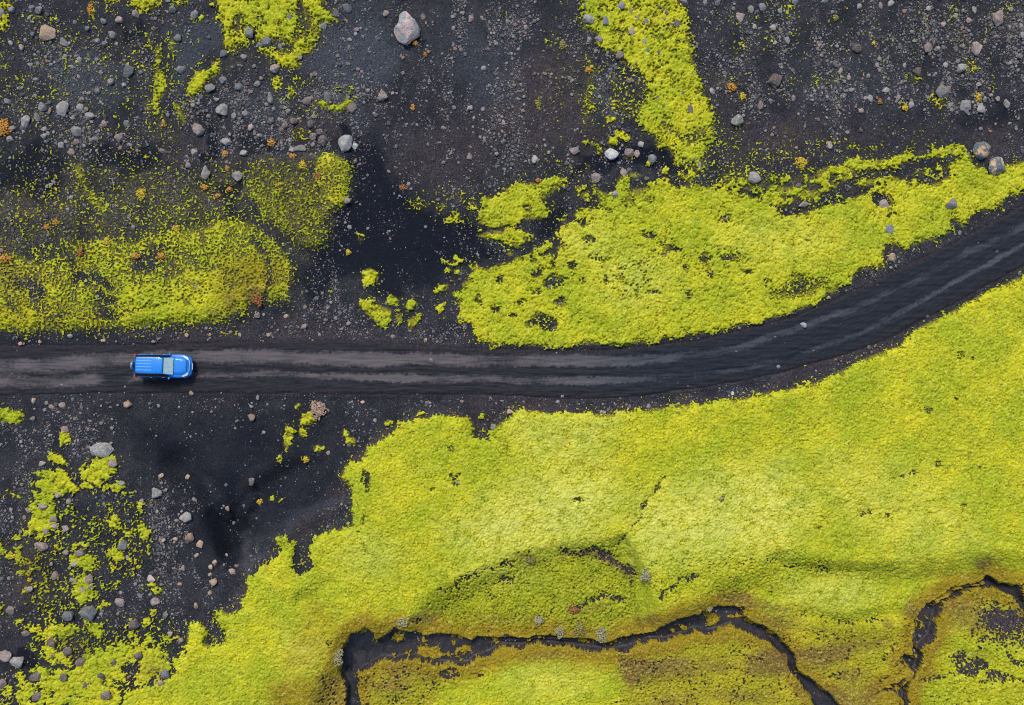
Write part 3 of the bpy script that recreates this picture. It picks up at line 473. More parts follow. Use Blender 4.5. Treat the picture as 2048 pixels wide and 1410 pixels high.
# moss: one continuous cushion mass, thick where dense, broken into cushions at its rims
mx = np.arange(-47.5, 47.5, .055, dtype=f32); my = np.arange(-34, 34, .055, dtype=f32)
X, Y = np.meshgrid(mx, my); px, py, Z = plan(X, Y)
wx = px+fbm(px, py, (34, 15, 7), (7, 4.5, 2.6), 1); wy = py+fbm(px, py, (34, 15, 7), (7, 4.5, 2.6), 11)
d = sample(D, wx, wy); fn = sample(FN, wx, wy)
f1, f2 = worley(wx, wy, 15., 3); g1, g2 = worley(px, py, 6., 9)
ring = np.abs(f1-.34)
Nc = uniformize(fbm(px, py, (50, 24, 12, 6, 3.6), (.5, .55, .5, .42, .3), 50)+.7*ring+.7*f1)
Nf = uniformize(fbm(px, py, (30, 10, 5, 3.2), (.22, .35, .75, .75), 70)+.25*g1)
fe = np.clip(fn+np.where(fn > .18, .4, 0)*sstep(.95, .4, d), 0, 1); N = Nc*(1-fe)+Nf*fe; del Nc, Nf
N = .03+.97*np.clip(.5+(N-.5)*(1+.35*fn*(1-fn)*4*.3), 0, 1)
t = d-N
body = np.clip(t/.30, 0, 1); th = .05+.13*np.sqrt(body)+.07*sstep(.25, .8, t)
th *= 1-.55*sstep(.55, .95, fe)*sstep(.98, .7, d)
th = np.where(t < 0, np.maximum(t*.55-.03, -.2), np.minimum(th, .02+t*1.6))
crack = sstep(.13, .0, f2-f1); crk2 = sstep(.14, .0, g2-g1)
th = th - np.where(t > 0, (.10*crack*sstep(.6, .2, fn)+.02*crk2*(1-fn)), 0)
th += np.where(t > 0, fbm(px, py, (40, 11, 5.5, 3.2), (.05, .028, .023, .019), 25), 0)
keep = t > -.10
MZ = Z+th+fbm(X*25, Y*25, (16, 7), (.02, .014), 21)*0.5
ny, nx = X.shape; idx = grid_faces(nx, ny); kf = keep.ravel()
fk = idx[kf[idx].all(1)]; del idx
use = np.zeros(nx*ny, bool); use[fk.ravel()] = True; remap = np.cumsum(use)-1
V = np.stack([X.ravel()[use], Y.ravel()[use], MZ.ravel()[use]], 1)
moss = mesh_np('moss', V, remap[fk], MM); u = use.reshape(X.shape)
col_attr(moss, 'tint', *[np.clip(sample(A, wx, wy)[u], 0, 1) for A in (GOLD, BRN, PALE, DEEP)])
tag(moss, 'bright yellow-green moss growing in a wide carpet and broken patches', 'moss', None, 'stuff')
MOSS_T = t; MOSS_TH = th
def moss_at(x, y):
    i = int(round((x-mx[0])/.055)); j = int(round((y-my[0])/.055))
    if 0 <= i < nx and 0 <= j < ny: return float(MOSS_T[j, i]), float(MOSS_TH[j, i])
    return -1., 0.

# track sheet
sx = np.arange(-900, 2700, 2.5); nv = 64; vv = np.linspace(-.07, 1.07, nv)
SX, VV = np.meshgrid(sx, vv); U0 = RU(SX); L0 = RL(SX); PY = U0+(L0-U0)*VV
wob = fbm(SX, PY, (60, 24, 9), (.03, .02, .012), 130); edgeness = np.maximum(sstep(.06, -.04, VV+wob), sstep(.94, 1.04, VV+wob))
a_ = BA(SX); b_ = BB(SX)
left = sstep(260, 180, SX); wid_a = 14+3*left+1*sstep(900, 700, SX)-4*sstep(1150, 1500, SX); wid_b = 7+6*left+3*sstep(600, 900, SX)-3*sstep(1100, 1500, SX)
jit = fbm(SX, PY, (120, 30, 8, 4), (3.5, 3, 3, 2.5), 140)
A_ = np.exp(-(np.abs(PY+jit-a_)/wid_a)**3); B_ = np.exp(-(np.abs(PY+jit-b_)/wid_b)**3)
str_a = 1.05*(1-.30*sstep(1150, 1450, SX)); str_b = (.78+.25*left+.12*sstep(500, 900, SX))*(1-.30*sstep(1150, 1300, SX))+.42*sstep(1780, 1880, SX)
patch = .72+.5*fbm(SX, PY, (160, 50), (.6, .5), 150)
worn = np.clip(A_*str_a*patch+B_*str_b*patch, 0, 1)
p2 = np.clip(.45+1.3*fbm(SX*.5, PY, (60, 20), (.7, .5), 155), 0, 1)
for ref, off, wl, am in ((a_, -17, 1.3, .4), (a_, 14, 1.2, .35), (b_, -9, 1.1, .35), (b_, 11, 1.3, .4), (b_, 18, 1.2, .34), (a_, -9, 1., .3), (b_, 25, 1.1, .26)):
    worn = np.maximum(worn, am*p2*np.exp(-((PY-ref-off+jit*.25)/wl)**2))
worn *= 1-.9*np.exp(-((SX-232)/28)**2)*sstep(745, 752, PY)
wet = sstep(1000, 1350, SX)
RX = (SX-1024)/S; RY = -(PY-705)/S
RZ = .035-.035*(A_+B_)+fbm(SX, PY, (200, 40, 12), (.02, .015, .012), 160)+.06*fbm(SX*.10, PY, (7, 3.5), (1, .8), 165)
RZ = RZ*(1-edgeness)+(sample(H, SX.astype(f32), PY.astype(f32))-.13)*edgeness
clo = (np.arange(nv)[:, None] == 0) | (np.arange(nv)[:, None] == nv-1)
road = mesh_np('road', np.stack([RX.ravel(), RY.ravel(), RZ.ravel()], 1), grid_faces(len(sx), nv)[:, ::-1], MR)
col_attr(road, 'wear', worn.ravel(), wet.ravel(), np.maximum(sstep(.13, .03, VV+wob), sstep(.87, .97, VV+wob)).ravel(), np.ones(SX.size)); col_attr(road, 'lane', (SX/2600).ravel(), ((VV-.5)*.9+.5).ravel())
tag(road, 'black cinder dirt track with two worn grey wheel bands', 'road', None, 'structure')

# stream bed sheet
bx = np.arange(-16, 47.5, .11, dtype=f32); by = np.arange(-34, -15, .11, dtype=f32)
X2, Y2 = np.meshgrid(bx, by); qx, qy, Z2 = plan(X2, Y2); st = sample(STR, qx, qy); kp = (st > .12).ravel()
f_ = grid_faces(len(bx), len(by)); f_ = f_[kp[f_].all(1)]; us = np.zeros(X2.size, bool); us[f_.ravel()] = True; rm = np.cumsum(us)-1
Zs = Z2+.03*sstep(.12, .5, st)-.02+fbm(qx, qy, (20, 8), (.02, .015), 180)
stream = mesh_np('stream_bed', np.stack([X2.ravel()[us], Y2.ravel()[us], Zs.ravel()[us]], 1), rm[f_], MS)
tag(stream, 'narrow winding stream channel of wet black sand cut into the moss', 'stream', None, 'structure')

# ------------------------------------------------------------------ rocks
def ico(sub):
    bm = bmesh.new(); bmesh.ops.create_icosphere(bm, subdivisions=sub, radius=1)
    v = np.array([p.co[:] for p in bm.verts], f32); f = np.array([[p.index for p in q.verts] for q in bm.faces], np.int32); bm.free(); return v, f
ICO = {k: ico(k) for k in (1, 2, 3, 4, 5)}
def rock_verts(sub, seed, outline=None, facets=14, flat=.62):
    r = np.random.default_rng(seed); v = ICO[sub][0].copy()
    if outline is not None:
        ang = np.arctan2(v[:, 1], v[:, 0]); oa = np.radians([o[0] for o in outline]); orr = np.array([o[1] for o in outline])
        oa = np.concatenate([oa-2*np.pi, oa, oa+2*np.pi]); orr = np.tile(orr, 3); k = np.interp(ang, oa, orr)
        v[:, 0] *= k; v[:, 1] *= k
    ns = r.normal(size=(facets, 3)); ns /= np.linalg.norm(ns, axis=1)[:, None]
    for n in ns:
        if outline is not None and abs(n[2]) < .35: continue
        dd = v@n; lim = r.uniform(.54, .82); over = np.maximum(dd-lim, 0)*.97; v = v-over[:, None]*n[None, :]
    s = r.uniform(0, 50, 3)
    nz = np.array([mnoise.fractal(Vector((p*1.7+s).tolist()), 1.0, 2.0, 4 if sub > 2 else 2) for p in v], f32)
    v = v*(1+.07*nz[:, None])
    m = np.abs(v[:, :2]).max(0); v[:, :2] /= m[None, :]; v[:, 2] *= flat/np.abs(v[:, 2]).max()
    return v
TILES = {}
def R(tile, s):
    ox, oy = tile
    for r in s.split(';'):
        t_ = r.split()
        if len(t_) < 4: continue
        x, y, a, c = [float(q) for q in t_[:4]]
        ROCKS.append([ox+x/3, oy+y/3, a/3, c/3, t_[4] if len(t_) > 4 else 'g', t_[5] if len(t_) > 5 else None])
ROCKS = []
R((0,0), """288 203 48 44 t squared;387 258 22 32 g;15 78 20 30 b;75 62 20 20 b;195 50 18 20 b;235 60 22 25 b;132 285 16 18 p;635 265 20 18 b;625 130 18 18 b;678 210 26 24 g;715 122 22 22 p;815 85 22 24 p;775 432 30 40 b;1070 228 28 24 b;1037 58 24 24 b;1170 90 24 26 b;670 490 22 22 g;375 655 40 46 g;258 645 24 32 b;480 648 22 24 g;157 730 28 38 g;222 710 20 26 g;540 700 30 22 g;466 788 30 32 g;455 856 26 20 p;370 875 20 22 g;435 917 26 24 p;722 825 32 32 p;628 745 17 20 p;760 740 20 16 b;270 775 16 14 g;268 815 20 18 g;62 835 20 18 g;75 770 20 18 g;572 835 22 14 g;588 548 18 22 b;495 600 20 20 d;480 362 16 20 g;525 170 18 18 b;1090 420 30 26 b;1335 480 28 24 b;1258 532 34 28 g;1338 658 38 38 g;1440 525 28 26 b;1478 683 24 20 g;1188 775 40 38 p;1362 855 32 26 g;1235 1040 30 42 g;1430 1060 36 30 g;1465 920 26 20 g;1130 992 18 18 p;1165 915 20 22 g;980 910 26 18 d;1505 765 20 22 p;1405 700 16 24 g;1300 598 18 14 g;1498 205 26 34 b;1465 348 20 20 b;1345 325 26 22 b;215 478 18 14 g;185 392 16 14 g;50 610 22 18 b;450 135 14 14 g;700 265 14 12 g;590 245 14 14 g;1160 635 14 14 g;65 258 16 14 g;745 510 16 12 g;200 205 12 16 b""")
R((512,0), """550 52 26 28 b;480 80 18 24 b;405 157 22 24 b;205 108 16 18 b;68 250 28 34 b;20 270 24 18 b;145 280 14 22 b;265 345 20 16 b;118 408 32 32 p;85 592 20 36 g;430 582 20 32 b;310 605 28 26 p;575 648 32 32 p;905 180 75 95 k bigpink;780 82 18 18 p;1003 100 16 22 d;1290 115 18 24 p;1355 110 10 16 p;1185 275 12 14 g;1185 172 12 16 p;565 240 16 12 g;598 205 12 14 g;605 178 16 14 p;490 338 12 12 g;760 575 32 36 p mauve;538 855 44 55 w pale;597 878 18 22 w;405 850 28 38 d;380 790 20 22 d;342 818 22 26 d;325 750 18 20 d;228 728 24 20 d;178 752 20 20 d;155 780 18 20 d;90 730 20 20 d;195 668 16 16 g;265 890 36 22 g;215 900 18 14 k;20 815 20 14 p;1125 770 16 14 p;1485 740 14 20 p;1365 412 16 16 g;1285 650 18 16 g;1365 658 14 14 g;545 1205 22 20 p;1280 940 18 20 p;10 505 18 20 g""")
R((1024,0), """455 118 36 32 g;560 132 24 30 b;658 40 28 26 b;712 70 12 14 p;748 105 14 14 g;800 132 20 18 g;715 192 22 28 p;520 240 24 24 g;505 308 18 16 g;462 238 14 16 g;435 40 14 22 b;795 250 16 20 g;808 302 14 16 b;648 335 24 28 d;742 385 14 16 d;624 410 12 12 d;700 490 20 18 d;990 145 24 26 d;955 155 16 14 d;925 82 16 20 d;920 125 18 14 d;925 195 18 10 d;890 45 14 10 d;878 318 12 18 d;1070 660 18 30 d;872 592 12 14 d;920 632 12 12 b;918 738 16 14 d;945 792 14 14 d;1048 738 14 12 d;1025 560 16 10 d;1145 800 14 14 d;1370 105 26 34 p;1430 55 18 24 g;1498 42 26 28 b;1455 165 14 18 g;1235 20 18 20 b;1328 52 12 14 g;1345 730 38 36 g;1490 635 20 28 p;1198 548 16 20 g;595 925 42 36 w;700 920 30 26 p;752 925 20 24 p;775 870 20 22 g;838 955 26 28 g;140 958 22 24 w;375 905 32 26 p;495 1065 34 34 p;670 1040 20 34 p;618 1165 22 22 g;1085 955 14 16 b;1125 995 14 22 g;1455 1072 38 36 g;1270 1320 20 14 d;80 165 16 16 p;40 295 12 10 g;1160 12 14 20 g;1030 8 24 12 b""")
R((1536,0), """1370 115 34 48 p;1248 293 30 42 p;952 288 28 32 p;1125 100 14 20 g;1200 122 16 18 p;1050 150 16 16 p;1525 212 16 22 g;1505 340 18 18 g;1155 415 30 28 g;1065 390 16 20 g;890 430 28 30 d;820 392 12 16 g;1120 295 16 22 d;1170 278 10 14 p;1018 292 16 16 g;1040 555 42 42 g;1185 638 34 34 g;1278 655 28 32 g;1428 625 18 28 g;1300 595 14 16 g;1375 595 14 16 g;1262 510 16 16 g;708 542 26 18 g;610 590 16 26 g;530 290 28 30 d;482 468 14 20 p;430 430 14 22 p;500 540 16 12 g;40 490 42 42 d;115 245 16 24 g;45 258 12 14 g;30 165 20 20 p;165 12 22 20 b;70 68 16 18 g;340 5 28 12 b;545 38 16 18 g;675 32 14 24 p;735 25 18 22 g;960 55 16 18 p;1235 60 14 20 g;1455 58 16 16 p;560 665 18 16 p;780 585 14 16 p;858 630 20 24 g;1088 635 14 18 g;1280 905 58 54 x twinup;1362 1005 54 58 x twinlow;692 1230 34 30 p;1095 1228 40 34 g;715 1378 28 32 b;180 1120 16 24 d;215 1228 34 22 p;370 870 14 24 p;150 590 12 22 p""")
R((0,470), """620 1288 70 42 g slab;680 1372 28 28 p;770 1015 24 20 t;1152 950 16 16 t;1512 1090 22 26 t;378 1022 20 22 p;205 995 14 16 t;122 652 14 12 t;240 640 12 10 t;1122 602 14 14 t;920 640 12 10 t;1260 598 10 10 t;1440 598 10 14 g;1240 560 10 12 g;425 605 18 12 g;620 632 14 10 t;390 1165 18 22 p;255 1370 20 16 p;310 1030 16 14 p;200 1100 16 16 d""")
R((512,470), """180 488 16 12 t;290 550 18 16 p;75 602 12 12 t;820 612 18 14 p;1018 630 10 12 t;8 975 12 16 g;642 1002 14 12 t;1422 1150 16 20 g;1520 1060 18 16 t;435 1305 12 16 t;10 480 20 18 p""")
R((1024,470), "818 1030 14 18 g;1325 952 12 14 w;545 1062 20 10 p")
R((1536,470), "740 135 22 28 t;212 540 20 18 w;360 375 12 10 p")
R((0,940), """938 138 34 32 g;1120 283 38 32 g;1140 402 30 30 t;1200 445 24 26 t;1128 40 16 16 t;1365 228 16 20 t;1285 672 26 24 t;1290 555 16 18 t;1265 583 14 16 t;1263 625 12 14 t;1262 738 14 16 t;1178 815 16 20 t;1180 512 16 14 t;1100 590 16 20 p;1082 685 14 12 t;980 420 16 14 t;1055 415 14 14 t;1358 515 12 16 t;250 455 40 30 p;740 455 30 36 b;480 500 32 28 p;400 490 24 18 p;450 560 24 18 p;330 290 24 24 p;335 330 24 20 p;400 348 22 20 p;268 215 26 24 p;285 365 20 20 p;355 148 22 18 p;415 185 18 18 p;175 240 18 16 p;330 632 22 26 p;178 710 26 18 p;545 648 24 30 p;545 698 22 20 p;500 715 18 18 p;455 660 16 14 p;725 790 30 28 p;940 790 32 26 p;418 870 36 32 b;540 858 46 44 b;815 918 34 32 d;910 650 26 22 k;70 842 28 28 p;155 980 26 20 p;315 1030 24 32 d;412 1085 28 28 d;490 1145 26 24 d;840 1112 32 28 d;220 1238 34 30 d;385 1240 28 24 d;230 1355 36 32 d;650 1348 32 28 d;515 1285 24 20 d;690 1150 20 24 d;615 1230 22 24 d;995 1218 28 32 b;40 1110 38 36 p;112 1150 38 42 g;15 1285 32 36 p;995 870 18 22 b;1088 1022 18 18 t;1025 980 16 16 t;970 1275 22 18 t;915 1200 16 12 t;1395 605 20 18 t;735 78 20 16 g;970 35 16 16 t;770 525 14 14 p;310 560 12 14 g;1510 70 20 24 d;853 185 14 16 p;330 1110 16 20 d""")
OUT = {'bigpink': [(-175,.95),(-150,.98),(-120,.93),(-90,.98),(-60,.86),(-42,.90),(-20,1.02),(0,.98),(25,.86),(50,.74),(75,.82),(100,.98),(120,.93),(140,.72),(160,.66),(178,.78)],
       'slab': [(-170,.95),(-150,1.0),(-120,.98),(-60,1.02),(-25,.95),(-5,1.),(20,1.),(40,1.12),(90,.98),(140,1.08),(155,1.1)],
       'twinup': [(-170,.95),(-140,.85),(-105,1.05),(-60,.85),(-30,.88),(0,1.),(30,.95),(60,1.05),(85,1.),(120,.9),(150,1.05)],
       'twinlow': [(-170,.98),(-130,.92),(-90,1.),(-50,.95),(0,1.),(40,.95),(75,1.),(100,.95),(135,.92),(160,.9)],
       'squared': [(-170,.9),(-130,1.),(-95,.88),(-45,1.1),(0,.92),(40,1.05),(90,.9),(130,1.02)]}
SEEDS = [(60,60,'in the gravel around the squared tan boulder'), (150,110,'in the gravel beside the squared tan boulder'), (120,245,'near the big orange cushion'), (215,55,'in the gravel above the thin moss strips'), (250,150,'beside the thin moss strips'), (230,265,'in the gravel above the olive bank'),
 (380,60,'in the gravel beside the ragged moss patch'), (520,70,'on the ragged moss patch'), (430,170,'in the rubble below the ragged moss patch'), (430,300,'in the rubble above the olive bank'), (560,190,'in the stony rubble by the little moss strip'), (590,265,'in the dark rubble above the olive bank'), (690,40,'in gravel between ragged moss and pink boulder'), (690,280,'beside the pale round boulder'), (770,180,'in the gravel below the pink boulder'), (900,60,'in the gravel beside the pink boulder'), (920,240,'in the open gravel below the pink boulder'), (1060,80,'in the gravel beside the moss tongue'), (1060,310,'in the gravel above the small moss island'),
 (1200,60,'on the upper end of the moss tongue'), (1290,60,'on the middle of the moss tongue'), (1250,130,'on the thin side of the moss tongue'), (1350,60,'along the gravel edge of the moss tongue'), (1340,220,'on the lower end of the moss tongue'), (1270,310,'in the black sand below the moss tongue'), (1220,370,'on the shoulder of the oval moss patch'), (1480,30,'in the gravel by the top of the moss tongue'), (1480,220,'in the gravel near the orange cushions'), (1480,340,'above the oval moss patch'), (1600,60,'in the pebbly gravel beyond the moss tongue'), (1600,180,'in the pebbly gravel above the sparse moss fringe'), (1750,20,'in the pebbly gravel at the top edge'), (1730,200,'in the pebbly gravel above the yellow cushion'), (1880,50,'in the mossy gravel at the top corner'), (1900,110,'in the gravel below the mauve corner boulder'), (1920,200,'in the rubble above the twin boulders'), (1970,320,'at the end of the oval moss patch'), (1800,430,'on the oval moss patch by the track bend'), (1600,390,'in the sparse moss fringe'), (1790,520,'on the verge at the track bend'), (1610,645,'on the track surface'),
 (70,680,'on the track verge behind the car'), (350,675,'on the track verge above the car'), (250,800,'in the black sand under the car'), (90,830,'in the sand by the small moss cushion'), (210,910,'beside the flat slab'), (450,820,'in the black sand in front of the car'), (560,650,'on the verge below the olive bank'), (740,680,'on the verge below the black wash'), (720,810,'on the lower track verge'), (990,840,'in the notch of the moss carpet'), (1300,815,'on the lower edge of the track bend'), (330,960,'in the black sand bowl'), (380,1060,'in the middle of the black sand bowl'), (420,1140,'at the lower end of the sand bowl'), (350,1140,'at the stony rim of the sand bowl'), (500,965,'on the floor of the sand bowl'), (650,910,'in the sand beside the moss carpet'), (105,1030,'in the upper broken moss field'), (90,1100,'beside the flat mauve stone in the broken moss'), (150,1110,'in the middle of the broken moss field'), (240,1100,'on the yellow moss above the sand bowl rim'), (180,1170,'on the yellow moss strip of the broken field'), (60,1200,'in the dark sand edge of the broken moss'), (150,1230,'around the two-tone boulder in the broken moss'), (260,1220,'in the broken moss below the sand bowl rim'), (20,1330,'at the black sand edge of the broken moss'), (110,1300,'in the dark centre of the broken moss'), (100,1380,'in the lowest broken moss'), (210,1360,'in the dense low end of the broken moss'), (330,1330,'where the broken moss meets the carpet'), (345,1270,'in the moss between bowl and carpet')]
TONE = {'g': 'grey', 'b': 'blue-grey', 'p': 'mauve', 'd': 'dark brown', 't': 'tan', 'w': 'pale grey', 'k': 'pink', 'x': 'two-tone'}
NAMED = {'bigpink': 'largest boulder of all, pink with a grey lower face, on black gravel', 'slab': 'flat angular grey slab lying on black sand below the blue car', 'twinup': 'tan boulder with a dark blue face, upper of the twin boulders', 'twinlow': 'grey boulder with a rusty tan side, lower of the twin boulders',
         'pale': 'pale round boulder on white pebbles above the olive moss bank', 'squared': 'squared tan and grey boulder on gravel near the top corner', 'mauve': 'mauve block standing alone on gravel below the pink boulder'}
ORD = ['', 'second', 'third', 'fourth', 'fifth', 'sixth', 'seventh', 'eighth', 'ninth', 'tenth']
keys = {}
for i, r in enumerate(ROCKS):
    sz = math.sqrt(r[2]*r[3]); shape = 'long ' if max(r[2], r[3])/min(r[2], r[3]) > 1.42 else ''
    size = 'large' if sz > 11 else ('medium' if sz > 7.4 else 'small')
    seed = min(SEEDS, key=lambda s: (s[0]-r[0])**2+(s[1]-r[1])**2)
    r.append(size); r.append(f"{size} {shape}{TONE[r[4]]} {'boulder' if sz > 9.5 else 'stone'} {seed[2]}")
    if r[5] is None: keys.setdefault(r[7], []).append(i)
for k, v in keys.items():
    v.sort(key=lambda i: ROCKS[i][1])
    for j, i in enumerate(v):
        n = len(v); assert n <= 11, k
        ROCKS[i][7] = k if n == 1 else k+(', the uppermost' if j == 0 else ', the lowest' if j == n-1 else f', {ORD[j]} from the top')
for i, (x, y, rx, ry, tone, sp, size, lab) in enumerate(ROCKS):
    X0, Y0, Z0 = inv(x, y); a, b_r = rx/S*1.06, ry/S*1.06
    big = sp is not None; sub = 5 if sp in ('bigpink', 'slab', 'twinup', 'twinlow') else 4 if rx*ry > 110 else 3
    hgt = {'slab': .5, 'bigpink': .85}.get(sp, random.uniform(.6, .85))*min(a, b_r)*.9
    v = rock_verts(sub, 100+i, OUT.get(sp), 16 if not big else 20, 1.)*np.array([a, b_r, hgt])
    if sp is None:
        an = random.uniform(-.25, .25); c, s_ = math.cos(an), math.sin(an); v = np.stack([v[:, 0]*c-v[:, 1]*s_, v[:, 0]*s_+v[:, 1]*c, v[:, 2]], 1)
    nm = 'boulder' if math.sqrt(rx*ry) > 9.5 else 'stone'
    o = mesh_np(nm, v, ICO[sub][1], RM[tone], True)
    t0, h0 = moss_at(X0, Y0)
    o.location = (X0, Y0, Z0+hgt*.30+(max(h0, 0)*.5 if t0 > 0 else 0))
    if len(lab.split()) > 16: lab = lab.replace(' the ', ' ')
    tag(o, NAMED.get(sp, lab), nm, 'boulders lying on the lava plain' if nm == 'boulder' else 'loose stones on the lava plain')

# loose gravel: thousands of chips nobody could count, one object
TMPL = []
for k in range(10):
    v = rock_verts(1, 900+k, None, 7, .75); TMPL.append(v)
n_g = 190000
GD = .24+0*GXX
for sh, k, so in [((700,200,90,60), 1.2, 40), ("690 180 730 180 745 330 700 340", 2.2, 12), ("380 230 420 230 410 320 380 320", 2., 14), ("430 170 520 160 560 260 430 260", 1.6, 20), ("530 200 640 220 660 300 540 290", 2.4, 20), ("480 150 620 170 690 200 660 240 480 230", 1.6, 25), ("340 190 480 190 470 330 370 330", 1.4, 20), ("0 200 300 190 300 290 0 290", 1.3, 30), ("830 0 1060 20 1060 200 900 220 820 130", 1.3, 40), ("900 200 1060 190 1060 330 850 340", .8, 40), ("1400 0 2100 0 2100 230 1420 240", 1.0, 40), ("1880 170 1960 180 1980 230 1890 230", 1.8, 14), ("1190 150 1232 150 1232 290 1180 290", 1.6, 10), ("590 560 720 540 760 600 700 650 600 640", .9, 20), ("280 980 400 1000 410 1200 330 1200 290 1080", 1.2, 20), ("0 930 80 930 60 1020 0 1060", .9, 20), ("180 1120 290 1120 290 1260 200 1260", .9, 20), ("60 850 190 850 190 930 40 930", 1., 20), ("60 60 240 110 270 210 60 200", .9, 30), ("200 60 300 120 300 260 200 250", 1., 20), ("500 640 900 660 900 690 500 680", .6, 10), ("2000 300 2100 280 2100 320 2010 330", 1.5, 8)]:
    w, a = blob(sh, so); GD[w] = np.maximum(GD[w], .5*k*a)
for sh, k in [("690 280 740 290 770 330 810 390 900 430 960 470 940 540 800 590 700 560", .55), ("240 820 480 800 720 830 680 900 680 1000 640 1060 520 1080 430 1160 410 1000 300 930", .85), ("400 240 435 250 430 310 405 310", .9)]:
    w, a = blob(sh, 25); GD[w] *= 1-k*a
GD *= 1-.95*RIN; GD *= 1-.8*STR
cx = rng.uniform(-45, 45, n_g*7).astype(f32); cy = rng.uniform(-31.5, 31.5, n_g*7).astype(f32); cpx, cpy, cz = plan(cx, cy)
clump = np.clip(.5+1.5*fbm(cpx, cpy*.45, (90, 36, 13), (.7, .7, .55), 210), .02, 2)
gd = sample(GD, cpx, cpy)*clump
ii = ((cx-mx[0])/.055).astype(int); jj = ((cy-my[0])/.055).astype(int); onm = MOSS_T[np.clip(jj, 0, ny-1), np.clip(ii, 0, nx-1)]
gd = np.where(onm > 0, 0, gd)*(1-.75*sstep(.2, .5, sample(D, cpx, cpy)))
sel = np.where(rng.uniform(0, 1, len(cx)) < gd)[0][:n_g]; cx, cy, cz = cx[sel], cy[sel], cz[sel]; n_g = len(sel)
rad = .028*(rng.uniform(0.004, 1, n_g)**-.35); rad = np.clip(rad, .028, .17)
OV = np.array([(1,0,0),(-1,0,0),(0,1,0),(0,-1,0),(0,0,1),(0,0,-1)], f32)*np.array([1,.8,.8], f32); OF = np.array([(0,2,4),(2,1,4),(1,3,4),(3,0,4),(2,0,5),(1,2,5),(3,1,5),(0,3,5)], np.int32)
TF = [ICO[1][1]]*10+[OF]*4; TMPL += [OV*np.array([1, .6+.15*k, .8]) for k in range(4)]
GV, GF, GC = [], [], []; base = 0; kk = np.where(rad > .045, rng.integers(0, 10, n_g), rng.integers(10, 14, n_g))
for k in range(14):
    s_ = np.where(kk == k)[0]; v = TMPL[k]; m_ = len(s_)
    an = rng.uniform(0, 6.28, m_); c_, s2 = np.cos(an)[:, None], np.sin(an)[:, None]; sc = rad[s_][:, None]*rng.uniform(.7, 1.25, (m_, 1))
    vx = v[None, :, 0]*rad[s_][:, None]; vy = v[None, :, 1]*sc
    GV.append(np.stack([vx*c_-vy*s2+cx[s_][:, None], vx*s2+vy*c_+cy[s_][:, None], v[None, :, 2]*rad[s_][:, None]*.8+cz[s_][:, None]+rad[s_][:, None]*.3], 2).reshape(-1, 3))
    GF.append((TF[k][None]+(base+np.arange(m_)*len(v))[:, None, None]).reshape(-1, 3)); base += m_*len(v)
    GC.append(np.stack([np.repeat(rng.uniform(0, 1, m_), len(v)), np.repeat(rng.uniform(0, 1, m_), len(v))], 1))
def mat_gravel():
    m, nt, b = new_mat('gravel_chips'); q = NB(nt); r_, g_, _, _, _ = q.attr('chip')
    col = q.mix(r_, (.050,.049,.052), (.255,.238,.222)); col = q.mix(q.ramp(g_, .88, .94), col, (.23,.145,.10)); col = q.mix(q.ramp(g_, .30, .10), col, (.045,.048,.055))
    col = q.mix(q.ramp(q.noise(q.pos(), 22., 3, .6), .35, .7, 0, .5), col, (.05,.047,.05))
    q.put(b.inputs['Base Color'], col); b.inputs['Roughness'].default_value = .9; return m
gravel = mesh_np('gravel', np.concatenate(GV), np.concatenate(GF), mat_gravel(), False); gc = np.concatenate(GC); col_attr(gravel, 'chip', gc[:, 0], gc[:, 1])
print('chips', n_g)
tag(gravel, 'loose grey lava chips strewn over the black ground', 'gravel', None, 'stuff')

# ------------------------------------------------------------------ cushions: orange and yellow moss clumps, pale woolly tufts
def tuft_mat(name, a, c, d):
    m, nt, b = new_mat(name); q = NB(nt); p = q.pos()
    n1 = q.noise(p, 5., 4, .7); n2 = q.noise(p, 8., 4, .7)
    col = q.mix(q.ramp(n1, .35, .65), a, c); col = q.mix(q.ramp(n2, .50, .40), col, d)
    q.put(b.inputs['Base Color'], col); b.inputs['Roughness'].default_value = .95; q.bump(q.math('ADD', n1, n2), .9, .05, b); return m
TM = {'o': tuft_mat('orange_moss', (.42,.17,.022), (.52,.26,.035), (.10,.05,.015)), 'y': tuft_mat('yellow_moss', (.47,.32,.012), (.52,.40,.03), (.14,.09,.01)), 'r': tuft_mat('rust_moss', (.26,.085,.020), (.33,.15,.04), (.07,.035,.015)),
      'w': tuft_mat('pale_woolly_moss', (.24,.215,.085), (.33,.30,.17), (.09,.075,.04)), 'n': tuft_mat('pinkish_dry_moss', (.34,.21,.15), (.40,.29,.20), (.10,.07,.04)), 'l': tuft_mat('olive_dry_moss', (.19,.16,.03), (.25,.22,.05), (.06,.05,.015))}
TUFTS = []
def T(tile, s):
    for r in s.split(';'):
        t_ = r.split(None, 5); x, y, a, c = [float(q) for q in t_[:4]]; TUFTS.append((tile[0]+x/3, tile[1]+y/3, a/3, c/3, t_[4], t_[5].strip()))
T((0,0), """30 768 40 50 o largest orange cushion, on gravel at the scene edge;850 1165 28 32 y mustard yellow cushion on top of the olive bank;1352 925 16 18 o small round orange cushion below the oval grey stone;1230 1127 16 16 o round orange cushion under the pitted grey boulder;1378 1138 14 14 o tiny orange cushion beside the black hollow of the bank;1310 1175 16 12 o ring-like orange cushion on purple sand above the black hollow;1365 1012 10 10 o tiny orange dot beside a pitted grey stone;985 745 14 14 o small orange cushion at the foot of the moss strips;545 55 14 40 o upright orange streak beside moss at the top edge;335 1335 14 16 o orange cushion in the upper olive bank;283 1362 16 14 o pale orange cushion at the side of the olive bank;1060 1370 22 18 y dull yellow cushion in the middle of the olive bank""")
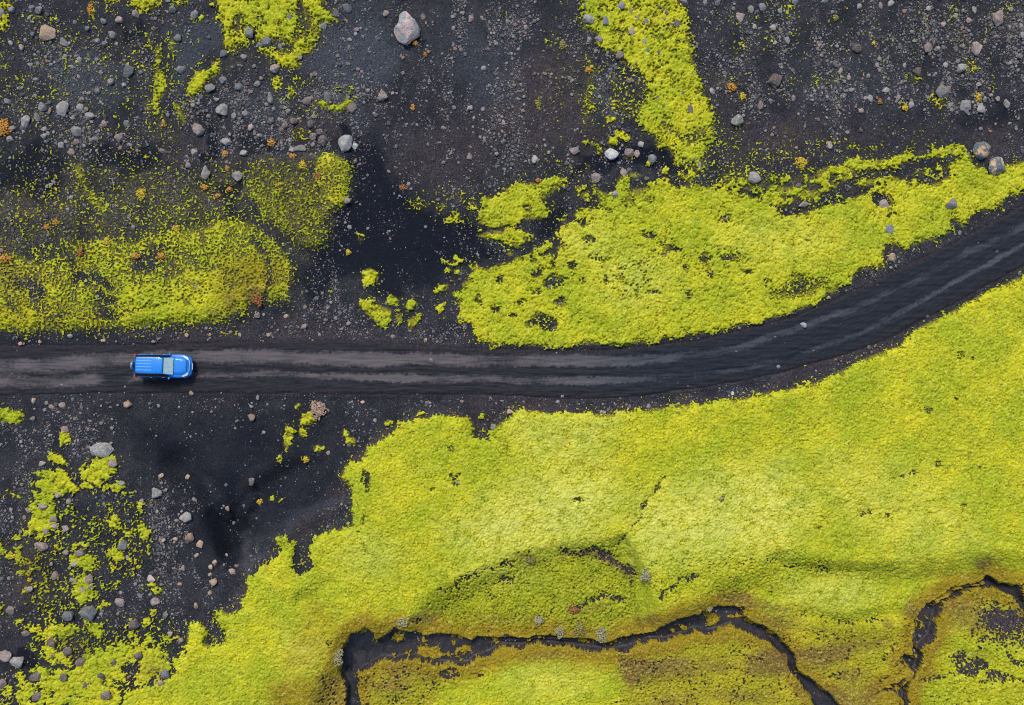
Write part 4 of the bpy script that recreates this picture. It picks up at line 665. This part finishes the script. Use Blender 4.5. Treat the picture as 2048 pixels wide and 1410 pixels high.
T((512,0), """92 857 20 20 o bright orange cushion in black sand above the bank;222 938 22 14 o flat orange cushion below a pink stone;280 990 20 26 y tall yellow-orange cushion on the dark rubble slope;370 1055 26 18 r rusty cushion on the sparse olive moss;955 260 13 14 o orange cushion touching the big pink boulder;1015 330 10 12 r rust-coloured dot below the big pink boulder;942 645 10 18 o small orange streak on bare gravel;885 1125 20 14 r rusty flat clump above the black wash;132 1115 11 11 o orange dot in sparse olive moss""")
T((1024,0), """1318 525 26 26 o bright orange cushion in gravel beside the moss tongue;1383 578 16 18 y yellow-orange cushion under the bright orange one;460 420 16 18 o orange tuft at the thin edge of the tongue;305 275 20 28 l olive clump on purple gravel beside the tongue;158 625 16 36 l long olive brown clump on purple gravel;160 1085 16 10 o orange fringe tuft on top of the moss island""")
T((1536,0), """197 978 34 34 y large round golden cushion above the oval moss patch;1258 585 20 24 y lemon yellow cushion among the grey rubble;818 650 14 16 y small yellow cushion beside a grey stone;670 610 12 14 r dull red cushion on black sand;405 110 14 18 l ochre clump on dark bare sand;632 262 8 10 y tiny golden dot on pebbly gravel""")
T((0,470), """645 40 20 20 y golden cushion near the middle of the olive bank;820 128 22 16 o orange cushion on the bright part of the bank;970 130 22 18 o second orange cushion on the bright part of the bank;40 145 36 24 o wide orange clump at the scene edge of the bank;487 105 14 26 r upright rusty clump in the olive bank""")
T((512,470), """12 385 32 40 r big rusty clump at the nose of the olive bank;555 105 14 16 y mustard clump on the black wash;303 1345 18 18 y lemon clump on sand beside the moss carpet;375 1050 50 54 n pinkish dry bush beside a green moss clump""")
T((0,940), """180 658 12 12 y golden dot in the broken moss field;85 515 18 12 y flat yellow cushion at the edge of broken moss""")
T((512,940), """880 905 38 32 w pale woolly tuft above the stream pool;495 1110 32 56 w long pale tuft on the bank beside the pool;22 190 18 14 y yellow clump on the sand bowl floor""")
T((1024,940), """812 625 42 42 w largest pale woolly tuft, alone in green moss;160 895 30 28 w round pale tuft above the stream;287 965 26 36 w narrow pale tuft on the stream bank;405 950 34 50 l grey-brown tuft between the pale stream tufts;535 980 38 50 w tall pale tuft touching the stream;370 835 30 20 r rusty clump on the green hump;110 530 28 24 l brown tuft on the slope above the hump;1250 170 16 14 w grey dead spot on the moss carpet;1180 825 16 16 w small pale tuft at the stream bend""")
def cushion(i, rx, ry, woolly):
    """low dome of crowded shoot tips: many little lobes heaped in one mesh"""
    r = np.random.default_rng(3000+i); VV_, FF_ = [], []; n = int(np.clip(60+420*rx*ry, 40, 420)); a0 = r.uniform(0, 6, 4); base = 0
    for k in range(n):
        a = r.uniform(0, 2*np.pi); q_ = math.sqrt(r.uniform(0, 1)); edge = 1+.16*math.sin(3*a+a0[0])+.12*math.sin(5*a+a0[1])+.08*math.sin(9*a+a0[2])
        q_ = q_*edge; x = rx*q_*math.cos(a); y = ry*q_*math.sin(a); z = (.25*min(rx, ry)+.02)*max(0, 1-q_*q_)+r.uniform(-.02, .03); s_ = r.uniform(.035, .075)*(1.+.5*min(rx, ry))
        v = TMPL[r.integers(0, 10)]*np.array([s_, s_*r.uniform(.6, 1.1), s_*r.uniform(.8, 1.5)]); c, d_ = math.cos(a), math.sin(a)
        VV_.append(np.stack([v[:, 0]*c-v[:, 1]*d_+x, v[:, 0]*d_+v[:, 1]*c+y, v[:, 2]+z], 1)); FF_.append(ICO[1][1]+base); base += len(v)
    return np.concatenate(VV_), np.concatenate(FF_)
for i, (x, y, rx, ry, tn, lab) in enumerate(TUFTS):
    X0, Y0, Z0 = inv(x, y); v, f = cushion(i, rx/S, ry/S, tn in 'wn'); t0, h0 = moss_at(X0, Y0)
    o = mesh_np('woolly_tuft' if tn in 'wn' else 'moss_cushion', v, f, TM[tn], True); o.location = (X0, Y0, Z0+(max(h0, 0)+.02 if t0 > 0 else .03))
    tag(o, lab, 'tuft' if tn in 'wn' else 'moss cushion', 'pale dry tufts' if tn in 'wn' else 'orange and yellow moss cushions')

# ------------------------------------------------------------------ the car
def simple(name, col, rough=.5, metal=0., spec=.5, coat=0., alpha=1.):
    m, nt, b = new_mat(name); q = NB(nt); n = q.noise(q.obj(), 6., 4, .6)
    c2 = tuple(c*.86 for c in col); q.put(b.inputs['Base Color'], q.mix(q.ramp(n, .35, .65), c2, col))
    q.put(b.inputs['Roughness'], q.math('ADD', rough, q.math('MULTIPLY', n, .08))); b.inputs['Metallic'].default_value = metal; b.inputs['Specular IOR Level'].default_value = spec
    b.inputs['Coat Weight'].default_value = coat; b.inputs['Coat Roughness'].default_value = .04; b.inputs['Alpha'].default_value = alpha; return m
PAINT = simple('blue_paint', (.001,.185,.62), .5, .0, .4, .35); RIBM = simple('roof_rib_highlight', (.20,.42,.78), .45); BLK = simple('black_plastic', (.012,.012,.014), .6); RUB = simple('tyre_rubber', (.014,.014,.015), .85); RIM = simple('alloy', (.45,.46,.48), .35, .8)  # roof ribs paler blue: the sky highlight along them is in the colour
GLS = simple('tinted_glass', (.010,.016,.022), .06, 0, .6, .3); WND = simple('windscreen_sky_glass', (.52,.70,.70), .08, 0, .7, .3, .72); LMP = simple('headlamp_glass', (.72,.76,.74), .12, 0, .6, .4); RED = simple('tail_lamp_red', (.55,.012,.015), .2, 0, .5, .4); CHR = simple('chrome', (.70,.71,.72), .18, .9); PLT = simple('white_plate', (.75,.76,.74), .5); SEAT = simple('grey_upholstery', (.22,.25,.25), .9); WHT = simple('matte_white', (.8,.8,.78), .8)  # windscreen base colour includes the pale reflection of the overcast sky
car = bpy.data.objects.new('car', None); C.objects.link(car)
tag(car, 'blue four-wheel-drive estate car driving along the black track', 'car')
def part(name, verts, faces, mat, parent, smooth=False, bev=0.):
    me = bpy.data.meshes.new(name); me.from_pydata([tuple(v) for v in verts], [], faces); me.validate()
    bm = bmesh.new(); bm.from_mesh(me); bmesh.ops.recalc_face_normals(bm, faces=bm.faces)
    if bev: bmesh.ops.bevel(bm, geom=[e for e in bm.edges if e.calc_face_angle(0) > .5], offset=bev, segments=2, affect='EDGES', clamp_overlap=True)
    bm.to_mesh(me); bm.free(); me.materials.append(mat)
    for p in me.polygons: p.use_smooth = smooth
    o = bpy.data.objects.new(name, me); C.objects.link(o); o.parent = parent; return o
def loft(secs):
    """secs: list of rings (same count, closed) -> verts, faces with end caps"""
    n = len(secs[0]); V = [p for s in secs for p in s]; F = []
    for i in range(len(secs)-1):
        for j in range(n): F.append((i*n+j, i*n+(j+1) % n, (i+1)*n+(j+1) % n, (i+1)*n+j))
    F.append(tuple(range(n))[::-1]); F.append(tuple((len(secs)-1)*n+j for j in range(n))); return V, F
def box(cx, cy, cz, sx, sy, sz):
    return [(cx+sx*a, cy+sy*b, cz+sz*c) for a in (-.5,.5) for b in (-.5,.5) for c in (-.5,.5)], [(0,1,3,2), (4,6,7,5), (0,4,5,1), (2,3,7,6), (0,2,6,4), (1,5,7,3)]
def slab(q4, t):
    """thick panel from a polygon of points, thickened along its normal"""
    a, b_, c = Vector(q4[0]), Vector(q4[1]), Vector(q4[2]); n = (b_-a).cross(c-a).normalized()*t; k = len(q4)
    V = [Vector(p)+n*.5 for p in q4]+[Vector(p)-n*.5 for p in q4]
    return V, [tuple(range(k)), tuple(range(2*k-1, k-1, -1))]+[(i, i+k, (i+1) % k+k, (i+1) % k) for i in range(k)]
def ring(x, w, zb, zt, sh=.91, wb=.93):
    h = [(w*wb, zb), (w*1.0, zb+.16), (w*1.0, zt-.26), (w*.985, zt-.06), (w*max(sh, .945) if x < .8 else w*sh, zt)]
    return [(x, y, z) for y, z in h]+[(x, -y, z) for y, z in h[::-1]]
V, F = loft([ring(-2.19,.72,.42,.92), ring(-2.12,.82,.36,.98), ring(-1.9,.885,.32,1.0), ring(-1.4,.90,.30,1.0), ring(-.7,.885,.30,1.0), ring(.3,.885,.30,1.0), ring(.9,.90,.30,1.0,.86), ring(1.35,.905,.31,.96,.82), ring(1.7,.88,.33,.90,.80), ring(1.95,.80,.36,.80,.84), ring(2.10,.68,.40,.70,.9), ring(2.17,.52,.44,.64,.92)])
part('body', V, F, PAINT, car, False, .02)
V, F = loft([[(x, w, z), (x, w*.6, z+.03), (x, 0, z+.042), (x, -w*.6, z+.03), (x, -w, z), (x, -w, z-.02), (x, w, z-.02)] for x, w, z in [(.93,.70,1.006), (1.1,.71,1.0), (1.4,.70,.972), (1.65,.66,.935), (1.82,.60,.895), (1.92,.50,.86)]])
part('bonnet', V, F, PAINT, car, True)
# cabin shell (dark glass level), pillars and roof
def cab(x, wb, wt, zb, zt): return [(x[0], wb, zb), (x[1], wt, zt), (x[1], -wt, zt), (x[0], -wb, zb)]
V, F = loft([cab((-2.10,-1.64), .80, .60, .97, 1.60), cab((-1.2,-1.1), .865, .635, .97, 1.62), cab((0,-.1), .86, .635, .97, 1.62), cab((.60,.36), .835, .62, .97, 1.6)])
part('cabin_pillars', V, F, BLK, car, False, .015)
V, F = loft([[(x, w, z-.04), (x, w*.96, z+.0), (x, w*.75, z+.03), (x, 0, z+.045), (x, -w*.75, z+.03), (x, -w*.96, z+.0), (x, -w, z-.04)] for x, w, z in [(-1.72,.55,1.61), (-1.68,.60,1.625), (-1.55,.635,1.635), (-1.0,.655,1.645), (-.3,.655,1.645), (.30,.64,1.63), (.39,.61,1.61)]])
roof = part('roof', V, F, PAINT, car, True)
for y in (-.36, -.12, .12, .36):
    V, F = box(-1.03, y, 1.645+.042-.02*abs(y)*2, 1.16, .045, .045); part('roof_rib', V, F, RIBM, roof, False, .008)
for y in (-1, 1):
    V, F = loft([[(x, y*(w+.012), z), (x, y*(w+.012), z+.04), (x, y*(w-.025), z+.045), (x, y*(w-.025), z)] for x, w, z in [(-1.68,.60,1.60), (-1.55,.635,1.61), (0,.65,1.62), (.15,.635,1.60)]]); part('roof_rail', V, F, CHR if y > 0 else BLK, roof, False)
part('windscreen', *slab([(.97,.67,1.02), (.45,.59,1.60), (.45,-.59,1.60), (.97,-.67,1.02)], .012), WND, car)
for y in (-1, 1):
    V, F = loft([[(x, y*w+s, z), (x, y*w+s, z+.03), (x, y*w-s, z+.03), (x, y*w-s, z)] for x, w, z, s in [(1.0,.71,.99,.03), (.68,.665,1.33,.028), (.38,.60,1.60,.03)]]); part('windscreen_pillar', V, F, PAINT, car, False)
V, F = loft([[(x, .66, .85), (x, .66, z), (x, -.66, z), (x, -.66, .85)] for x, z in [(.40,.98), (.62,1.02), (.90,1.005)]]); part('dashboard', V, F, SEAT, car, False, .02)
part('rear_window', *slab([(-2.09,.62,1.06), (-1.73,.53,1.54), (-1.73,-.53,1.54), (-2.09,-.62,1.06)], .012), GLS, car)
for y in (-1, 1):
    for x0, x1, lab in ((-.02, .84, 'front'), (-.98, -.06, 'rear')):
        dd = part('door', *slab([(x0, y*.895, .40), (x1, y*.895, .40), (x1, y*.89, .93), (x0, y*.89, .93)][::y], .02), PAINT, car)
        part('door_handle', *box(x0+.14, y*.915, .86, .17, .03, .035), CHR, dd, False, .008)
        t0 = .30 if lab == 'front' else x1
        part('window', *slab([(x0+.02, y*.852, 1.03), (x1-.06, y*.852, 1.03), (min(x1-.06, .30), y*.652, 1.57), (x0+.02, y*.652, 1.57)][::y], .01), GLS, dd)
    part('quarter_window', *slab([(-1.95, y*.815, 1.04), (-1.04, y*.852, 1.03), (-1.04, y*.652, 1.57), (-1.66, y*.635, 1.56)][::y], .01), GLS, car)
    V, F = loft([[(.66+a, y*(.86+.0), .98), (.66+a, y*.86, 1.12), (.60+a, y*1.06, 1.14), (.60+a, y*1.06, 1.0)] for a in (0, .10)]); mr = part('door_mirror', V, F, PAINT, car, False, .02)
    part('mirror_glass', *slab([(.64, y*.89, 1.0), (.595, y*1.04, 1.01), (.595, y*1.04, 1.12), (.64, y*.89, 1.11)], .008), RIM, mr)
    part('headlamp', *slab([(1.58, y*.80, .935), (1.72, y*.83, .885), (1.93, y*.73, .80), (2.04, y*.56, .77), (1.96, y*.47, .845), (1.86, y*.60, .895)], .05), LMP, car)
    part('fog_lamp', *box(2.10, y*.60, .56, .05, .14, .10), LMP, car, False, .02)
    V, F = loft([[(x, y*.93, z0), (x, y*.83, z0), (x-.02, y*.80, z1), (x-.02, y*.90, z1)] for x, z0, z1 in [(-2.16,.72,1.02), (-1.98,.74,1.04)]]); part('tail_lamp', V, F, RED, car, False, .01)
    V, F = box(-.55, y*.93, .36, 1.9, .06, .09); part('sill_guard', V, F, BLK, car, False, .015)
    for x in (-1.36, 1.36):
        V, F = [], []; n = 24
        prof = [(.20,-.11), (.33,-.115), (.355,-.08), (.36,0), (.355,.08), (.33,.115), (.20,.11)]; k = len(prof)
        for i in range(n):
            a = 2*math.pi*i/n
            for r_, o_ in prof: V.append((x+r_*math.cos(a), y*.80+o_, .36+r_*math.sin(a)))
        F = [(i*k+j, i*k+(j+1) % k, ((i+1) % n)*k+(j+1) % k, ((i+1) % n)*k+j) for i in range(n) for j in range(k)]
        wh = part('wheel', V, F, RUB, car, True)
        V = [(x, y*.88, .36)]; F = []
        for i in range(20):
            a = 2*math.pi*i/20; r_ = .235; V.append((x+r_*math.cos(a), y*.90, .36+r_*math.sin(a)))
        F = [(0, 1+i, 1+(i+1) % 20) for i in range(20)]; V += [(p[0], y*.86, p[2]) for p in V[1:21]]; F += [(1+i, 21+i, 21+(i+1) % 20, 1+(i+1) % 20) for i in range(20)]
        part('rim', V, F, RIM, wh)
        V, F = loft([[(x+q*r0, y*w, .36+h) for q, h, r0, w in [(math.cos(a), math.sin(a)*r, r, w_) for r, w_ in ((.40,.915), (.46,.915), (.46,.87), (.40,.87))]] for a in [math.pi*j/12 for j in range(13)]]); part('wheel_arch', V, F, PAINT, car)
V, F = loft([[(x, w, .42), (x+.03, w, .60), (x-.0, w*.98, .66), (x-.05, w*.96, .66), (x-.05, w, .42)] for x, w in [(2.02,.78), (2.16,.60), (2.22,.3), (2.24,0), (2.22,-.3), (2.16,-.60), (2.02,-.78)]]); part('front_bumper', V, F, PAINT, car)
V, F = loft([[(x, w, .67), (x+.02, w, .80), (x-.04, w, .82), (x-.06, w, .67)] for x, w in [(2.06,.50), (2.14,.25), (2.15,0), (2.14,-.25), (2.06,-.50)]]); part('grille', V, F, CHR, car)
part('number_plate', *slab([(2.245,-.26,.50), (2.245,.26,.50), (2.275,.26,.62), (2.275,-.26,.62)], .02), PLT, car)
V, F = loft([[(-2.10-a, w, .40), (-2.14-a, w, .62), (-2.02-a, w, .66), (-2.0, w, .40)] for a, w in [(0,.84), (.10,.6), (.12,0), (.10,-.6), (0,-.84)]]); part('rear_bumper', V, F, PAINT, car)
V, F = [], []; n = 28
prof = [(0,-.115), (.26,-.115), (.33,-.09), (.355,-.03), (.355,.05), (.33,.10), (.20,.11), (0,.11)]; k = len(prof)
for i in range(n):
    a = 2*math.pi*i/n
    for r_, o_ in prof: V.append((-2.33+o_, .0+r_*math.cos(a), .80+r_*math.sin(a)))
F = [(i*k+j, i*k+j+1, ((i+1) % n)*k+j+1, ((i+1) % n)*k+j) for i in range(n) for j in range(k-1)]
part('spare_wheel', V, F, simple('grey_blue_cover', (.10,.16,.22), .35, 0, .5, .3), car, True)
for y0, y1 in ((.5, -.05), (-.1, -.6)):
    V, F = slab([(.985, y0, 1.035), (.985, y1, 1.035), (.955, y1, 1.065), (.955, y0, 1.045)], .02); part('wiper', V, F, BLK, car)
V, F = box(.95, 0, 1.022, .07, 1.34, .02); part('cowl', V, F, BLK, car)
V, F = box(.40, .0, 1.682, .04, .04, .03)
cxp, cyp = 325.5, 732.5
car.location = ((cxp-1024)/S*.986, -(cyp-705)/S*.99, .035); car.rotation_euler = (math.radians(-2.5), 0, math.radians(-1.0))
white_sheet = part('white_sheet', *slab([(.66,-.30,1.04), (.84,-.22,1.03), (.84,-.42,1.03), (.72,-.44,1.035)], .006), WHT, None)  # thin white slab just above the dashboard
white_sheet.location = car.location; white_sheet.rotation_euler = car.rotation_euler
tag(white_sheet, 'small flat white sheet lying behind the windscreen of the blue car', 'white_sheet')

# ------------------------------------------------------------------ camera, light, world
cam = bpy.data.cameras.new('camera'); co = bpy.data.objects.new('camera', cam); C.objects.link(co); bpy.context.scene.camera = co
co.location = (0, 0, CAM_H); co.rotation_euler = (0, 0, 0); cam.sensor_fit = 'HORIZONTAL'; cam.sensor_width = 36; cam.lens = 36*CAM_H/(2048/S); cam.clip_end = 12000; cam.clip_start = .1
SUN_EL, SUN_AZ = math.radians(52), math.radians(-18)      # azimuth from +Y (top of the plan) towards +X
sd = bpy.data.lights.new('sun', 'SUN'); so = bpy.data.objects.new('sun', sd); C.objects.link(so)
sd.energy = 1.5; sd.angle = math.radians(18); sd.color = (1., .93, .82)
dirv = Vector((math.sin(SUN_AZ)*math.cos(SUN_EL), math.cos(SUN_AZ)*math.cos(SUN_EL), math.sin(SUN_EL))); so.rotation_euler = dirv.to_track_quat('Z', 'Y').to_euler(); so.location = (0, 0, 80)
w = bpy.data.worlds.new('World'); bpy.context.scene.world = w; w.use_nodes = True; nt = w.node_tree; bg = nt.nodes['Background']
sky = nt.nodes.new('ShaderNodeTexSky'); sky.sky_type = 'NISHITA'; sky.sun_disc = False; sky.sun_elevation = SUN_EL; sky.sun_rotation = SUN_AZ
nt.links.new(sky.outputs[0], bg.inputs[0]); bg.inputs[1].default_value = .08
vs = bpy.context.scene.view_settings; vs.view_transform = 'Standard'; vs.look = 'None'; vs.gamma = 1; vs.use_curve_mapping = False; vs.exposure = 1.32
cy = bpy.context.scene.cycles; cy.max_bounces = 5; cy.use_denoising = False; cy.pixel_filter_type = 'BLACKMAN_HARRIS'; cy.filter_width = 1.1
